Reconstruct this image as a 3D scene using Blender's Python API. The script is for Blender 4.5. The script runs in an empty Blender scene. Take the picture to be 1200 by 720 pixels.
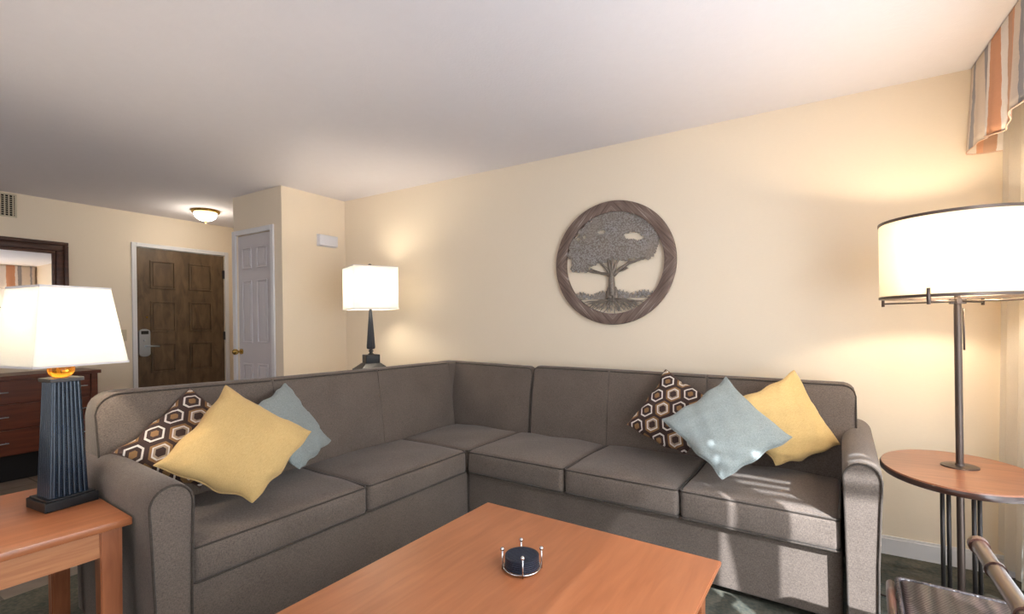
import bpy, bmesh, math, random
from mathutils import Vector, Matrix, Euler

random.seed(7)
PI = math.pi
C = bpy.context.scene.collection
scn = bpy.context.scene

# ------------------------------------------------------------------ camera
EYE = 1.24
YAW, ROLL, FPX, HOR = 0.541734, -0.0145862, 559.25, 377.863
fw = Vector((-math.sin(YAW), math.cos(YAW), 0))
r0 = Vector((math.cos(YAW), math.sin(YAW), 0))
u0 = Vector((0, 0, 1))
rr = r0 * math.cos(ROLL) + u0 * math.sin(ROLL)
uu = -r0 * math.sin(ROLL) + u0 * math.cos(ROLL)
cam_d = bpy.data.cameras.new('camera')
cam_d.sensor_fit = 'HORIZONTAL'
cam_d.sensor_width = 36
cam_d.lens = FPX / 1200 * 36
cam_d.shift_y = (HOR - 360) / 1200
cam_d.clip_start = 0.02
cam = bpy.data.objects.new('camera', cam_d)
C.objects.link(cam)
M = Matrix((rr, uu, -fw)).transposed().to_4x4()
M.translation = (0, 0, EYE)
cam.matrix_world = M
scn.camera = cam

# ------------------------------------------------------------------ light
scn.view_settings.view_transform = 'Standard'
scn.view_settings.look = 'None'
scn.view_settings.exposure = 0.42
scn.view_settings.gamma = 1
scn.view_settings.use_curve_mapping = False

world = bpy.data.worlds.new('world')
scn.world = world
world.use_nodes = True
bg = world.node_tree.nodes['Background']
bg.inputs[0].default_value = (0.80, 0.90, 1.0, 1)
bg.inputs[1].default_value = 2.2

sun_d = bpy.data.lights.new('sun', 'SUN')
sun_d.energy = 12
sun_d.angle = math.radians(0.6)
sun_d.color = (0.88, 0.94, 1.0)
sun = bpy.data.objects.new('sun', sun_d)
C.objects.link(sun)
SUN_DIR = Vector((-0.70, 0.72, -0.70))
sun.rotation_euler = SUN_DIR.to_track_quat('-Z', 'Y').to_euler()
sun.location = (6, -5, 6)


def area(name, loc, direction, sx, sy, power, col=(1, 1, 1)):
    d = bpy.data.lights.new(name, 'AREA')
    d.shape = 'RECTANGLE'
    d.size, d.size_y = sx, sy
    d.energy = power
    d.color = col
    o = bpy.data.objects.new(name, d)
    C.objects.link(o)
    o.location = loc
    o.rotation_euler = Vector(direction).to_track_quat('-Z', 'Z').to_euler()
    return o


# daylight through the patio window on the right; added fill behind the viewer
area('window_daylight', (0.99, 1.1, 1.15), (-1, 0, 0), 3.2, 1.9, 92, (0.86, 0.93, 1.0))
area('rear_fill_light', (-2.2, -2.9, 1.35), (0, 1, 0.25), 3.4, 1.9, 32, (0.93, 0.96, 1.0))


# ------------------------------------------------------------------ materials
def new_mat(name):
    m = bpy.data.materials.new(name)
    m.use_nodes = True
    nt = m.node_tree
    b = nt.nodes['Principled BSDF']
    return m, nt, b


def srgb(r, g, b):
    f = lambda c: (c / 255) / 12.92 if c / 255 <= 0.04045 else (((c / 255) + 0.055) / 1.055) ** 2.4
    return (f(r), f(g), f(b), 1)


def node(nt, typ, **kw):
    n = nt.nodes.new(typ)
    for k, v in kw.items():
        setattr(n, k, v)
    return n


def plain(name, col, rough=0.5, metal=0.0, var=0.0, scale=20, bump=0.0, bscale=200, coat=0.0, spec=None):
    m, nt, b = new_mat(name)
    b.inputs['Base Color'].default_value = col
    b.inputs['Roughness'].default_value = rough
    b.inputs['Metallic'].default_value = metal
    b.inputs['Coat Weight'].default_value = coat
    if spec is not None:
        b.inputs['Specular IOR Level'].default_value = spec
    tc = node(nt, 'ShaderNodeTexCoord')
    n = node(nt, 'ShaderNodeTexNoise')
    n.inputs['Scale'].default_value = scale
    n.inputs['Detail'].default_value = 4
    nt.links.new(tc.outputs['Object'], n.inputs['Vector'])
    mx = node(nt, 'ShaderNodeMix', data_type='RGBA')
    v = max(var, 0.02)
    mx.inputs[6].default_value = tuple(c * (1 - v) for c in col[:3]) + (1,)
    mx.inputs[7].default_value = tuple(min(1, c * (1 + v)) for c in col[:3]) + (1,)
    nt.links.new(n.outputs['Fac'], mx.inputs[0])
    nt.links.new(mx.outputs[2], b.inputs['Base Color'])
    if bump:
        n2 = node(nt, 'ShaderNodeTexNoise')
        n2.inputs['Scale'].default_value = bscale
        nt.links.new(tc.outputs['Object'], n2.inputs['Vector'])
        bp = node(nt, 'ShaderNodeBump')
        bp.inputs['Strength'].default_value = bump
        bp.inputs['Distance'].default_value = 0.004
        nt.links.new(n2.outputs['Fac'], bp.inputs['Height'])
        nt.links.new(bp.outputs[0], b.inputs['Normal'])
    return m


def wood(name, c1, c2, rough=0.35, axis='X', scale=3.0, stretch=14, coat=0.2, bump=0.05):
    m, nt, b = new_mat(name)
    tc = node(nt, 'ShaderNodeTexCoord')
    mp = node(nt, 'ShaderNodeMapping')
    s = [stretch, stretch, stretch]
    s['XYZ'.index(axis)] = 1.0
    mp.inputs['Scale'].default_value = s
    nt.links.new(tc.outputs['Object'], mp.inputs[0])
    n = node(nt, 'ShaderNodeTexNoise')
    n.inputs['Scale'].default_value = scale
    n.inputs['Detail'].default_value = 6
    n.inputs['Distortion'].default_value = 0.6
    nt.links.new(mp.outputs[0], n.inputs['Vector'])
    cr = node(nt, 'ShaderNodeValToRGB')
    cr.color_ramp.elements[0].position = 0.3
    cr.color_ramp.elements[0].color = c1
    cr.color_ramp.elements[1].position = 0.7
    cr.color_ramp.elements[1].color = c2
    nt.links.new(n.outputs['Fac'], cr.inputs[0])
    nt.links.new(cr.outputs[0], b.inputs['Base Color'])
    b.inputs['Roughness'].default_value = rough
    b.inputs['Coat Weight'].default_value = coat
    b.inputs['Coat Roughness'].default_value = 0.3
    bp = node(nt, 'ShaderNodeBump')
    bp.inputs['Strength'].default_value = bump
    bp.inputs['Distance'].default_value = 0.002
    nt.links.new(n.outputs['Fac'], bp.inputs['Height'])
    nt.links.new(bp.outputs[0], b.inputs['Normal'])
    return m


def fabric(name, c1, c2, warp=(300, 300, 40), weft=(60, 60, 400), rough=0.9, bump=0.35, big=0.12, sheen=0.15):
    """woven cloth: two stretched noises (warp and weft) plus a broad mottling"""
    m, nt, b = new_mat(name)
    tc = node(nt, 'ShaderNodeTexCoord')
    outs = []
    for sc in (warp, weft):
        mp = node(nt, 'ShaderNodeMapping')
        mp.inputs['Scale'].default_value = sc
        nt.links.new(tc.outputs['Object'], mp.inputs[0])
        n = node(nt, 'ShaderNodeTexNoise')
        n.inputs['Scale'].default_value = 1.0
        n.inputs['Detail'].default_value = 3
        nt.links.new(mp.outputs[0], n.inputs['Vector'])
        outs.append(n.outputs['Fac'])
    ad = node(nt, 'ShaderNodeMath', operation='ADD')
    nt.links.new(outs[0], ad.inputs[0])
    nt.links.new(outs[1], ad.inputs[1])
    hb = node(nt, 'ShaderNodeMath', operation='MULTIPLY')
    hb.inputs[1].default_value = 0.5
    nt.links.new(ad.outputs[0], hb.inputs[0])
    cr = node(nt, 'ShaderNodeValToRGB')
    cr.color_ramp.elements[0].position = 0.36
    cr.color_ramp.elements[0].color = c1
    cr.color_ramp.elements[1].position = 0.64
    cr.color_ramp.elements[1].color = c2
    nt.links.new(hb.outputs[0], cr.inputs[0])
    nb = node(nt, 'ShaderNodeTexNoise')
    nb.inputs['Scale'].default_value = 5
    nb.inputs['Detail'].default_value = 3
    nt.links.new(tc.outputs['Object'], nb.inputs['Vector'])
    mr = node(nt, 'ShaderNodeMapRange')
    mr.inputs[1].default_value = 0.3
    mr.inputs[2].default_value = 0.7
    mr.inputs[3].default_value = 1 - big
    mr.inputs[4].default_value = 1 + big
    nt.links.new(nb.outputs['Fac'], mr.inputs[0])
    vm = node(nt, 'ShaderNodeVectorMath', operation='SCALE')
    nt.links.new(cr.outputs[0], vm.inputs[0])
    nt.links.new(mr.outputs[0], vm.inputs['Scale'])
    nt.links.new(vm.outputs[0], b.inputs['Base Color'])
    b.inputs['Roughness'].default_value = rough
    b.inputs['Specular IOR Level'].default_value = 0.2
    b.inputs['Sheen Weight'].default_value = sheen
    bp = node(nt, 'ShaderNodeBump')
    bp.inputs['Strength'].default_value = bump
    bp.inputs['Distance'].default_value = 0.0015
    nt.links.new(hb.outputs[0], bp.inputs['Height'])
    nt.links.new(bp.outputs[0], b.inputs['Normal'])
    return m


def shade_mat(name, col, trans=0.6):
    """lampshade cloth that passes the bulb's light"""
    m = bpy.data.materials.new(name)
    m.use_nodes = True
    nt = m.node_tree
    nt.nodes.clear()
    out = node(nt, 'ShaderNodeOutputMaterial')
    d = node(nt, 'ShaderNodeBsdfDiffuse')
    t = node(nt, 'ShaderNodeBsdfTranslucent')
    mx = node(nt, 'ShaderNodeMixShader')
    tc = node(nt, 'ShaderNodeTexCoord')
    mp = node(nt, 'ShaderNodeMapping')
    mp.inputs['Scale'].default_value = (90, 90, 500)
    n = node(nt, 'ShaderNodeTexNoise')
    n.inputs['Scale'].default_value = 1
    nt.links.new(tc.outputs['Object'], mp.inputs[0])
    nt.links.new(mp.outputs[0], n.inputs['Vector'])
    cm = node(nt, 'ShaderNodeMix', data_type='RGBA')
    cm.inputs[6].default_value = tuple(c * 0.93 for c in col[:3]) + (1,)
    cm.inputs[7].default_value = col
    nt.links.new(n.outputs['Fac'], cm.inputs[0])
    nt.links.new(cm.outputs[2], d.inputs[0])
    nt.links.new(cm.outputs[2], t.inputs[0])
    mx.inputs[0].default_value = trans
    nt.links.new(d.outputs[0], mx.inputs[1])
    nt.links.new(t.outputs[0], mx.inputs[2])
    nt.links.new(mx.outputs[0], out.inputs[0])
    return m


def sheer_mat(name):
    m = bpy.data.materials.new(name)
    m.use_nodes = True
    nt = m.node_tree
    nt.nodes.clear()
    out = node(nt, 'ShaderNodeOutputMaterial')
    d = node(nt, 'ShaderNodeBsdfDiffuse')
    t = node(nt, 'ShaderNodeBsdfTranslucent')
    tr = node(nt, 'ShaderNodeBsdfTransparent')
    d.inputs[0].default_value = (0.90, 0.87, 0.83, 1)
    t.inputs[0].default_value = (0.90, 0.88, 0.85, 1)
    m1 = node(nt, 'ShaderNodeMixShader')
    m2 = node(nt, 'ShaderNodeMixShader')
    tc = node(nt, 'ShaderNodeTexCoord')
    n = node(nt, 'ShaderNodeTexNoise')
    n.inputs['Scale'].default_value = 300
    nt.links.new(tc.outputs['Object'], n.inputs['Vector'])
    mr = node(nt, 'ShaderNodeMapRange')
    mr.inputs[3].default_value = 0.04
    mr.inputs[4].default_value = 0.14
    nt.links.new(n.outputs['Fac'], mr.inputs[0])
    m1.inputs[0].default_value = 0.72
    nt.links.new(d.outputs[0], m1.inputs[1])
    nt.links.new(t.outputs[0], m1.inputs[2])
    nt.links.new(mr.outputs[0], m2.inputs[0])
    nt.links.new(m1.outputs[0], m2.inputs[1])
    nt.links.new(tr.outputs[0], m2.inputs[2])
    nt.links.new(m2.outputs[0], out.inputs[0])
    return m


def wallpaper(name, col):
    m, nt, b = new_mat(name)
    tc = node(nt, 'ShaderNodeTexCoord')
    mp = node(nt, 'ShaderNodeMapping')
    mp.inputs['Scale'].default_value = (40, 40, 420)
    nt.links.new(tc.outputs['Object'], mp.inputs[0])
    n = node(nt, 'ShaderNodeTexNoise')
    n.inputs['Scale'].default_value = 1
    n.inputs['Detail'].default_value = 3
    nt.links.new(mp.outputs[0], n.inputs['Vector'])
    mx = node(nt, 'ShaderNodeMix', data_type='RGBA')
    mx.inputs[6].default_value = tuple(c * 0.955 for c in col[:3]) + (1,)
    mx.inputs[7].default_value = tuple(min(1, c * 1.03) for c in col[:3]) + (1,)
    nt.links.new(n.outputs['Fac'], mx.inputs[0])
    nt.links.new(mx.outputs[2], b.inputs['Base Color'])
    b.inputs['Roughness'].default_value = 0.7
    b.inputs['Specular IOR Level'].default_value = 0.25
    bp = node(nt, 'ShaderNodeBump')
    bp.inputs['Strength'].default_value = 0.15
    bp.inputs['Distance'].default_value = 0.001
    nt.links.new(n.outputs['Fac'], bp.inputs['Height'])
    nt.links.new(bp.outputs[0], b.inputs['Normal'])
    return m


MW = wallpaper('cream_wallpaper', srgb(234, 218, 196))
MCEIL = plain('ceiling_paint', srgb(226, 221, 225), 0.9, bump=0.25, bscale=90)
MTRIM = plain('white_trim_paint', srgb(222, 219, 220), 0.4)
MDOORW = plain('white_door_paint', srgb(205, 198, 200), 0.4)
MSOFA = fabric('taupe_upholstery', srgb(84, 74, 67), srgb(124, 111, 102), warp=(800, 800, 90), weft=(140, 140, 700), big=0.09)
MPIPE = fabric('taupe_piping', srgb(62, 54, 48), srgb(82, 73, 66), big=0.05)
MSOFADK = plain('dark_sofa_foot', srgb(40, 30, 26), 0.5)
MYEL = fabric('yellow_cushion_cloth', srgb(194, 160, 102), srgb(214, 182, 126), warp=(500, 500, 60), weft=(60, 500, 500), big=0.05, bump=0.2)
MBLU = fabric('blue_grey_cushion_cloth', srgb(124, 132, 132), srgb(160, 167, 164), warp=(800, 110, 100), weft=(110, 900, 100), big=0.04, bump=0.25)
MORANGE = wood('orange_cherry_wood', srgb(164, 98, 60), srgb(184, 115, 75), 0.32, 'Y', 3.5, 9, 0.25, 0.03)
MORANGE_X = wood('orange_cherry_apron', srgb(172, 108, 70), srgb(200, 138, 94), 0.36, 'Y', 4.0, 16, 0.2, 0.05)
MORANGE_Z = wood('orange_cherry_leg', srgb(136, 76, 46), srgb(172, 104, 66), 0.36, 'Z', 3.5, 12, 0.2, 0.03)
MDRESS = wood('dark_cherry_wood', srgb(78, 36, 22), srgb(112, 56, 34), 0.35, 'Y', 3.0, 10, 0.2, 0.03)
MTABR = wood('round_table_cherry', srgb(124, 74, 50), srgb(160, 102, 72), 0.28, 'X', 4.0, 10, 0.4, 0.03)
MTABEDGE = plain('dark_table_edge', srgb(58, 34, 26), 0.3, coat=0.4)
MENTRY = wood('entry_door_wood', srgb(74, 56, 38), srgb(112, 88, 62), 0.5, 'Z', 6.0, 3, 0.1, 0.1)
MBRONZE = plain('bronze_metal', srgb(98, 86, 80), 0.38, 0.8)
MDARKMET = plain('dark_metal', srgb(60, 56, 55), 0.4, 0.6)
MBLACK = plain('black_lacquer', srgb(16, 16, 19), 0.42)
MBLACKFL = plain('blue_black_fluted_lacquer', srgb(28, 42, 58), 0.26, 0.3, coat=0.4)
MCHROME = plain('chrome', srgb(205, 205, 208), 0.12, 1.0)
MSTEEL = plain('satin_steel', srgb(190, 200, 212), 0.3, 0.9)
MBRASS = plain('polished_brass', srgb(205, 170, 95), 0.22, 1.0)
MCOAST = plain('black_coaster', srgb(36, 42, 58), 0.4, bump=0.2, bscale=500)
MPLATE = plain('beige_switch_plate', srgb(205, 192, 165), 0.4)
MCHIME = plain('pale_chime_plastic', srgb(220, 220, 228), 0.4)
MVENTDK = plain('vent_void', srgb(34, 28, 24), 0.8)
MVENT = plain('vent_enamel', srgb(196, 184, 160), 0.5)
MMIRFR = wood('mirror_frame_wood', srgb(52, 28, 20), srgb(84, 48, 34), 0.35, 'Y', 4, 8, 0.3, 0.04)
MSHADE = shade_mat('white_lampshade_cloth', (0.93, 0.92, 0.89, 1), 0.62)
MSHADEB = shade_mat('drum_lampshade_linen', (0.93, 0.88, 0.78, 1), 0.62)
MSEAM = shade_mat('lampshade_hem', (0.86, 0.84, 0.86, 1), 0.30)
MSHEER = sheer_mat('sheer_curtain_cloth')
MCORD = plain('brown_cord', srgb(46, 34, 28), 0.5)
MPOLE = wood('brown_cane_pole', srgb(46, 27, 22), srgb(82, 50, 40), 0.25, 'Y', 5, 6, 0.5, 0.05)


def mirror_glass():
    m, nt, b = new_mat('mirror_glass')
    b.inputs['Base Color'].default_value = (0.9, 0.9, 0.9, 1)
    b.inputs['Metallic'].default_value = 1
    b.inputs['Roughness'].default_value = 0.01
    return m


MMIR = mirror_glass()


def amber():
    m, nt, b = new_mat('amber_glass')
    b.inputs['Base Color'].default_value = (1.0, 0.42, 0.04, 1)
    b.inputs['Transmission Weight'].default_value = 0.85
    b.inputs['Roughness'].default_value = 0.12
    b.inputs['IOR'].default_value = 1.3
    return m


MAMBER = amber()


def glow(name, col, s):
    m, nt, b = new_mat(name)
    b.inputs['Base Color'].default_value = (0.9, 0.9, 0.9, 1)
    b.inputs['Emission Color'].default_value = col
    b.inputs['Emission Strength'].default_value = s
    return m


MBOWL = glow('lit_glass_bowl', (1.0, 0.95, 0.86, 1), 3.0)
MBULB = glow('bulb_glow', (1.0, 0.86, 0.62, 1), 12.0)


def carpet_mat():
    m, nt, b = new_mat('green_grey_carpet')
    tc = node(nt, 'ShaderNodeTexCoord')
    n = node(nt, 'ShaderNodeTexNoise')
    n.inputs['Scale'].default_value = 60
    n.inputs['Detail'].default_value = 5
    n2 = node(nt, 'ShaderNodeTexNoise')
    n2.inputs['Scale'].default_value = 9
    n2.inputs['Detail'].default_value = 5
    nt.links.new(tc.outputs['Object'], n.inputs['Vector'])
    nt.links.new(tc.outputs['Object'], n2.inputs['Vector'])
    ad = node(nt, 'ShaderNodeMath', operation='ADD')
    nt.links.new(n.outputs['Fac'], ad.inputs[0])
    nt.links.new(n2.outputs['Fac'], ad.inputs[1])
    mr = node(nt, 'ShaderNodeMapRange')
    mr.inputs[1].default_value = 0.75
    mr.inputs[2].default_value = 1.25
    nt.links.new(ad.outputs[0], mr.inputs[0])
    cr = node(nt, 'ShaderNodeValToRGB')
    cr.color_ramp.elements[0].color = srgb(62, 68, 62)
    cr.color_ramp.elements[1].color = srgb(104, 98, 84)
    nt.links.new(mr.outputs[0], cr.inputs[0])
    nt.links.new(cr.outputs[0], b.inputs['Base Color'])
    b.inputs['Roughness'].default_value = 0.95
    bp = node(nt, 'ShaderNodeBump')
    bp.inputs['Strength'].default_value = 0.6
    bp.inputs['Distance'].default_value = 0.004
    nt.links.new(n.outputs['Fac'], bp.inputs['Height'])
    nt.links.new(bp.outputs[0], b.inputs['Normal'])
    return m


def tile_mat():
    m, nt, b = new_mat('stone_floor_tile')
    tc = node(nt, 'ShaderNodeTexCoord')
    br = node(nt, 'ShaderNodeTexBrick')
    br.offset = 0.0
    br.inputs['Scale'].default_value = 1.0
    br.inputs['Brick Width'].default_value = 0.33
    br.inputs['Row Height'].default_value = 0.33
    br.inputs['Mortar Size'].default_value = 0.006
    br.inputs['Color1'].default_value = srgb(150, 136, 124)
    br.inputs['Color2'].default_value = srgb(140, 126, 114)
    br.inputs['Mortar'].default_value = srgb(96, 86, 78)
    nt.links.new(tc.outputs['Object'], br.inputs['Vector'])
    n = node(nt, 'ShaderNodeTexNoise')
    n.inputs['Scale'].default_value = 14
    n.inputs['Detail'].default_value = 5
    nt.links.new(tc.outputs['Object'], n.inputs['Vector'])
    mx = node(nt, 'ShaderNodeMix', data_type='RGBA', blend_type='MULTIPLY')
    mx.inputs[0].default_value = 0.5
    nt.links.new(br.outputs['Color'], mx.inputs[6])
    nt.links.new(n.outputs['Fac'], mx.inputs[7])
    nt.links.new(mx.outputs[2], b.inputs['Base Color'])
    b.inputs['Roughness'].default_value = 0.55
    return m


def hex_mat(wx=0.104, wy=0.074):
    """brown cloth printed with staggered elongated hexagons"""
    m, nt, b = new_mat('hexagon_print_cloth')
    L = nt.links.new
    uv = node(nt, 'ShaderNodeUVMap')
    sep = node(nt, 'ShaderNodeSeparateXYZ')
    L(uv.outputs[0], sep.inputs[0])

    def mth(op, a, bb=None, c=None):
        n = node(nt, 'ShaderNodeMath', operation=op)
        for i, v in enumerate((a, bb, c)):
            if v is None:
                continue
            if isinstance(v, (int, float)):
                n.inputs[i].default_value = v
            else:
                L(v, n.inputs[i])
        return n.outputs[0]

    X = mth('ADD', sep.outputs[0], 10.0)
    Y = mth('ADD', sep.outputs[1], 10.0)

    def cell(offx, offy):
        x = mth('SUBTRACT', mth('MODULO', mth('ADD', X, offx), wx), wx / 2)
        y = mth('SUBTRACT', mth('MODULO', mth('ADD', Y, offy), wy * 2), wy)
        ax = mth('ABSOLUTE', x)
        ay = mth('ABSOLUTE', y)
        # elongated hexagon metric, about 1 at the cell border
        d1 = mth('DIVIDE', ax, wx / 2)
        q = wx * wx / 8 + wy * wy / 2
        d2 = mth('ADD', mth('MULTIPLY', ax, wx / 2 / q), mth('MULTIPLY', ay, wy / q))
        return mth('MAXIMUM', d1, d2)

    dA = cell(0, 0)
    dB = cell(wx / 2, wy)
    d = mth('MINIMUM', dA, dB)
    isB = mth('GREATER_THAN', dA, dB)
    rA = node(nt, 'ShaderNodeValToRGB')
    rB = node(nt, 'ShaderNodeValToRGB')
    white, dark, tan, beige = srgb(226, 218, 210), srgb(70, 54, 50), srgb(148, 112, 76), srgb(172, 152, 132)
    for rp, cols in ((rA, [(0, tan), (0.30, dark), (0.58, white), (0.74, dark)]),
                     (rB, [(0, dark), (0.38, beige), (0.54, white), (0.66, tan), (0.86, dark)])):
        cr = rp.color_ramp
        cr.interpolation = 'CONSTANT'
        while len(cr.elements) < len(cols):
            cr.elements.new(0.5)
        for e, (p, c) in zip(cr.elements, cols):
            e.position = p
            e.color = c
        L(d, rp.inputs[0])
    mx = node(nt, 'ShaderNodeMix', data_type='RGBA')
    L(isB, mx.inputs[0])
    L(rA.outputs[0], mx.inputs[6])
    L(rB.outputs[0], mx.inputs[7])
    L(mx.outputs[2], b.inputs['Base Color'])
    b.inputs['Roughness'].default_value = 0.8
    b.inputs['Specular IOR Level'].default_value = 0.2
    return m


MHEXSEAM = plain('brown_cushion_seam', srgb(96, 76, 68), .8)
MHEX = hex_mat()


def stripe_mat():
    m, nt, b = new_mat('striped_valance_cloth')
    tc = node(nt, 'ShaderNodeTexCoord')
    uv = node(nt, 'ShaderNodeUVMap')
    sep = node(nt, 'ShaderNodeSeparateXYZ')
    nt.links.new(uv.outputs[0], sep.inputs[0])
    nz = node(nt, 'ShaderNodeTexNoise')
    nz.inputs['Scale'].default_value = 14
    nz.inputs['Detail'].default_value = 4
    nt.links.new(tc.outputs['Object'], nz.inputs['Vector'])
    a = node(nt, 'ShaderNodeMath', operation='MULTIPLY_ADD')
    a.inputs[1].default_value = 0.03
    nt.links.new(nz.outputs['Fac'], a.inputs[0])
    nt.links.new(sep.outputs[0], a.inputs[2])
    md = node(nt, 'ShaderNodeMath', operation='FRACT')
    sc = node(nt, 'ShaderNodeMath', operation='DIVIDE')
    sc.inputs[1].default_value = 0.56
    nt.links.new(a.outputs[0], sc.inputs[0])
    nt.links.new(sc.outputs[0], md.inputs[0])
    cr = node(nt, 'ShaderNodeValToRGB')
    beige, grey, orange, cream, brown = srgb(214, 198, 184), srgb(150, 147, 152), srgb(204, 148, 116), srgb(228, 220, 216), srgb(186, 146, 122)
    cols = [(0, beige), (0.11, grey), (0.16, beige), (0.36, grey), (0.46, cream), (0.52, orange), (0.73, cream),
            (0.88, brown), (0.96, orange)]
    r = cr.color_ramp
    while len(r.elements) < len(cols):
        r.elements.new(0.5)
    for e, (p, c) in zip(r.elements, cols):
        e.position = p
        e.color = c
    r.interpolation = 'CONSTANT'
    nt.links.new(md.outputs[0], cr.inputs[0])
    mp = node(nt, 'ShaderNodeMapping')
    mp.inputs['Scale'].default_value = (30, 30, 350)
    nt.links.new(tc.outputs['Object'], mp.inputs[0])
    n2 = node(nt, 'ShaderNodeTexNoise')
    n2.inputs['Scale'].default_value = 1
    nt.links.new(mp.outputs[0], n2.inputs['Vector'])
    mx = node(nt, 'ShaderNodeMix', data_type='RGBA', blend_type='MULTIPLY')
    mx.inputs[0].default_value = 0.15
    nt.links.new(cr.outputs[0], mx.inputs[6])
    nt.links.new(n2.outputs['Fac'], mx.inputs[7])
    nt.links.new(mx.outputs[2], b.inputs['Base Color'])
    b.inputs['Roughness'].default_value = 0.85
    return m


MSTRIPE = stripe_mat()


def wicker_mat():
    m, nt, b = new_mat('dark_woven_wicker')
    tc = node(nt, 'ShaderNodeTexCoord')
    w1 = node(nt, 'ShaderNodeTexWave')
    w1.wave_type = 'BANDS'
    w1.bands_direction = 'Y'
    w1.inputs['Scale'].default_value = 38
    w1.inputs['Distortion'].default_value = 1.0
    w1.inputs['Detail'].default_value = 1
    w2 = node(nt, 'ShaderNodeTexWave')
    w2.wave_type = 'BANDS'
    w2.bands_direction = 'X'
    w2.inputs['Scale'].default_value = 7.5
    w2.inputs['Distortion'].default_value = 0.6
    nt.links.new(tc.outputs['Object'], w1.inputs['Vector'])
    nt.links.new(tc.outputs['Object'], w2.inputs['Vector'])
    ml = node(nt, 'ShaderNodeMath', operation='MULTIPLY')
    nt.links.new(w1.outputs['Fac'], ml.inputs[0])
    nt.links.new(w2.outputs['Fac'], ml.inputs[1])
    cr = node(nt, 'ShaderNodeValToRGB')
    cr.color_ramp.elements[0].color = srgb(26, 22, 25)
    cr.color_ramp.elements[1].color = srgb(80, 62, 60)
    nt.links.new(ml.outputs[0], cr.inputs[0])
    nt.links.new(cr.outputs[0], b.inputs['Base Color'])
    b.inputs['Roughness'].default_value = 0.35
    bp = node(nt, 'ShaderNodeBump')
    bp.inputs['Strength'].default_value = 0.5
    bp.inputs['Distance'].default_value = 0.003
    ad = node(nt, 'ShaderNodeMath', operation='ADD')
    nt.links.new(w1.outputs['Fac'], ad.inputs[0])
    nt.links.new(w2.outputs['Fac'], ad.inputs[1])
    nt.links.new(ad.outputs[0], bp.inputs['Height'])
    nt.links.new(bp.outputs[0], b.inputs['Normal'])
    return m


MWICK = wicker_mat()


def frame_art_mat():
    m, nt, b = new_mat('distressed_plank_frame')
    tc = node(nt, 'ShaderNodeTexCoord')
    sep = node(nt, 'ShaderNodeSeparateXYZ')
    nt.links.new(tc.outputs['Object'], sep.inputs[0])
    # grain runs diagonally, mirrored about the centre lines, like planks mitred into a ring
    ax = node(nt, 'ShaderNodeMath', operation='ABSOLUTE')
    az = node(nt, 'ShaderNodeMath', operation='ABSOLUTE')
    nt.links.new(sep.outputs[0], ax.inputs[0])
    nt.links.new(sep.outputs[2], az.inputs[0])
    cb = node(nt, 'ShaderNodeCombineXYZ')
    nt.links.new(ax.outputs[0], cb.inputs[0])
    nt.links.new(az.outputs[0], cb.inputs[1])
    mp = node(nt, 'ShaderNodeMapping')
    mp.vector_type = 'TEXTURE'
    mp.inputs['Rotation'].default_value = (0, 0, math.radians(40))
    mp.inputs['Scale'].default_value = (0.012, 0.25, 1)
    nt.links.new(cb.outputs[0], mp.inputs[0])
    n = node(nt, 'ShaderNodeTexNoise')
    n.inputs['Scale'].default_value = 1.2
    n.inputs['Detail'].default_value = 6
    nt.links.new(mp.outputs[0], n.inputs['Vector'])
    cr = node(nt, 'ShaderNodeValToRGB')
    e = cr.color_ramp.elements
    e[0].position, e[0].color = 0.35, srgb(84, 66, 58)
    e[1].position, e[1].color = 0.6, srgb(124, 104, 94)
    e2 = e.new(0.72)
    e2.color = srgb(172, 160, 154)
    nt.links.new(n.outputs['Fac'], cr.inputs[0])
    nt.links.new(cr.outputs[0], b.inputs['Base Color'])
    b.inputs['Roughness'].default_value = 0.6
    return m


def speckle_metal(name, c1, c2):
    m, nt, b = new_mat(name)
    tc = node(nt, 'ShaderNodeTexCoord')
    n = node(nt, 'ShaderNodeTexNoise')
    n.inputs['Scale'].default_value = 130
    n.inputs['Detail'].default_value = 2
    n2 = node(nt, 'ShaderNodeTexNoise')
    n2.inputs['Scale'].default_value = 6
    nt.links.new(tc.outputs['Object'], n.inputs['Vector'])
    nt.links.new(tc.outputs['Object'], n2.inputs['Vector'])
    cr = node(nt, 'ShaderNodeValToRGB')
    cr.color_ramp.elements[0].position = 0.42
    cr.color_ramp.elements[0].color = c1
    cr.color_ramp.elements[1].position = 0.58
    cr.color_ramp.elements[1].color = c2
    nt.links.new(n.outputs['Fac'], cr.inputs[0])
    mx = node(nt, 'ShaderNodeMix', data_type='RGBA')
    nt.links.new(n2.outputs['Fac'], mx.inputs[0])
    nt.links.new(cr.outputs[0], mx.inputs[6])
    mx.inputs[7].default_value = srgb(140, 126, 112)
    nt.links.new(mx.outputs[2], b.inputs['Base Color'])
    b.inputs['Roughness'].default_value = 0.5
    b.inputs['Metallic'].default_value = 0.3
    return m


# ------------------------------------------------------------------ mesh helpers
def link(name, bm, mat, parent=None, smooth=False, angle=None):
    me = bpy.data.meshes.new(name)
    bmesh.ops.recalc_face_normals(bm, faces=bm.faces[:])
    if smooth:
        for f in bm.faces:
            f.smooth = True
        if angle:
            for e in bm.edges:
                if len(e.link_faces) == 2 and e.calc_face_angle(0) > angle:
                    e.smooth = False
    bm.to_mesh(me)
    bm.free()
    o = bpy.data.objects.new(name, me)
    me.materials.append(mat)
    C.objects.link(o)
    if parent:
        o.parent = parent
    return o


def thing(name, label, cat, loc=(0, 0, 0), rz=0.0, group=None):
    o = bpy.data.objects.new(name, None)
    o.empty_display_size = 0.1
    C.objects.link(o)
    o.location = loc
    o.rotation_euler = (0, 0, rz)
    o['label'] = label
    o['category'] = cat
    if group:
        o['group'] = group
    return o


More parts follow.
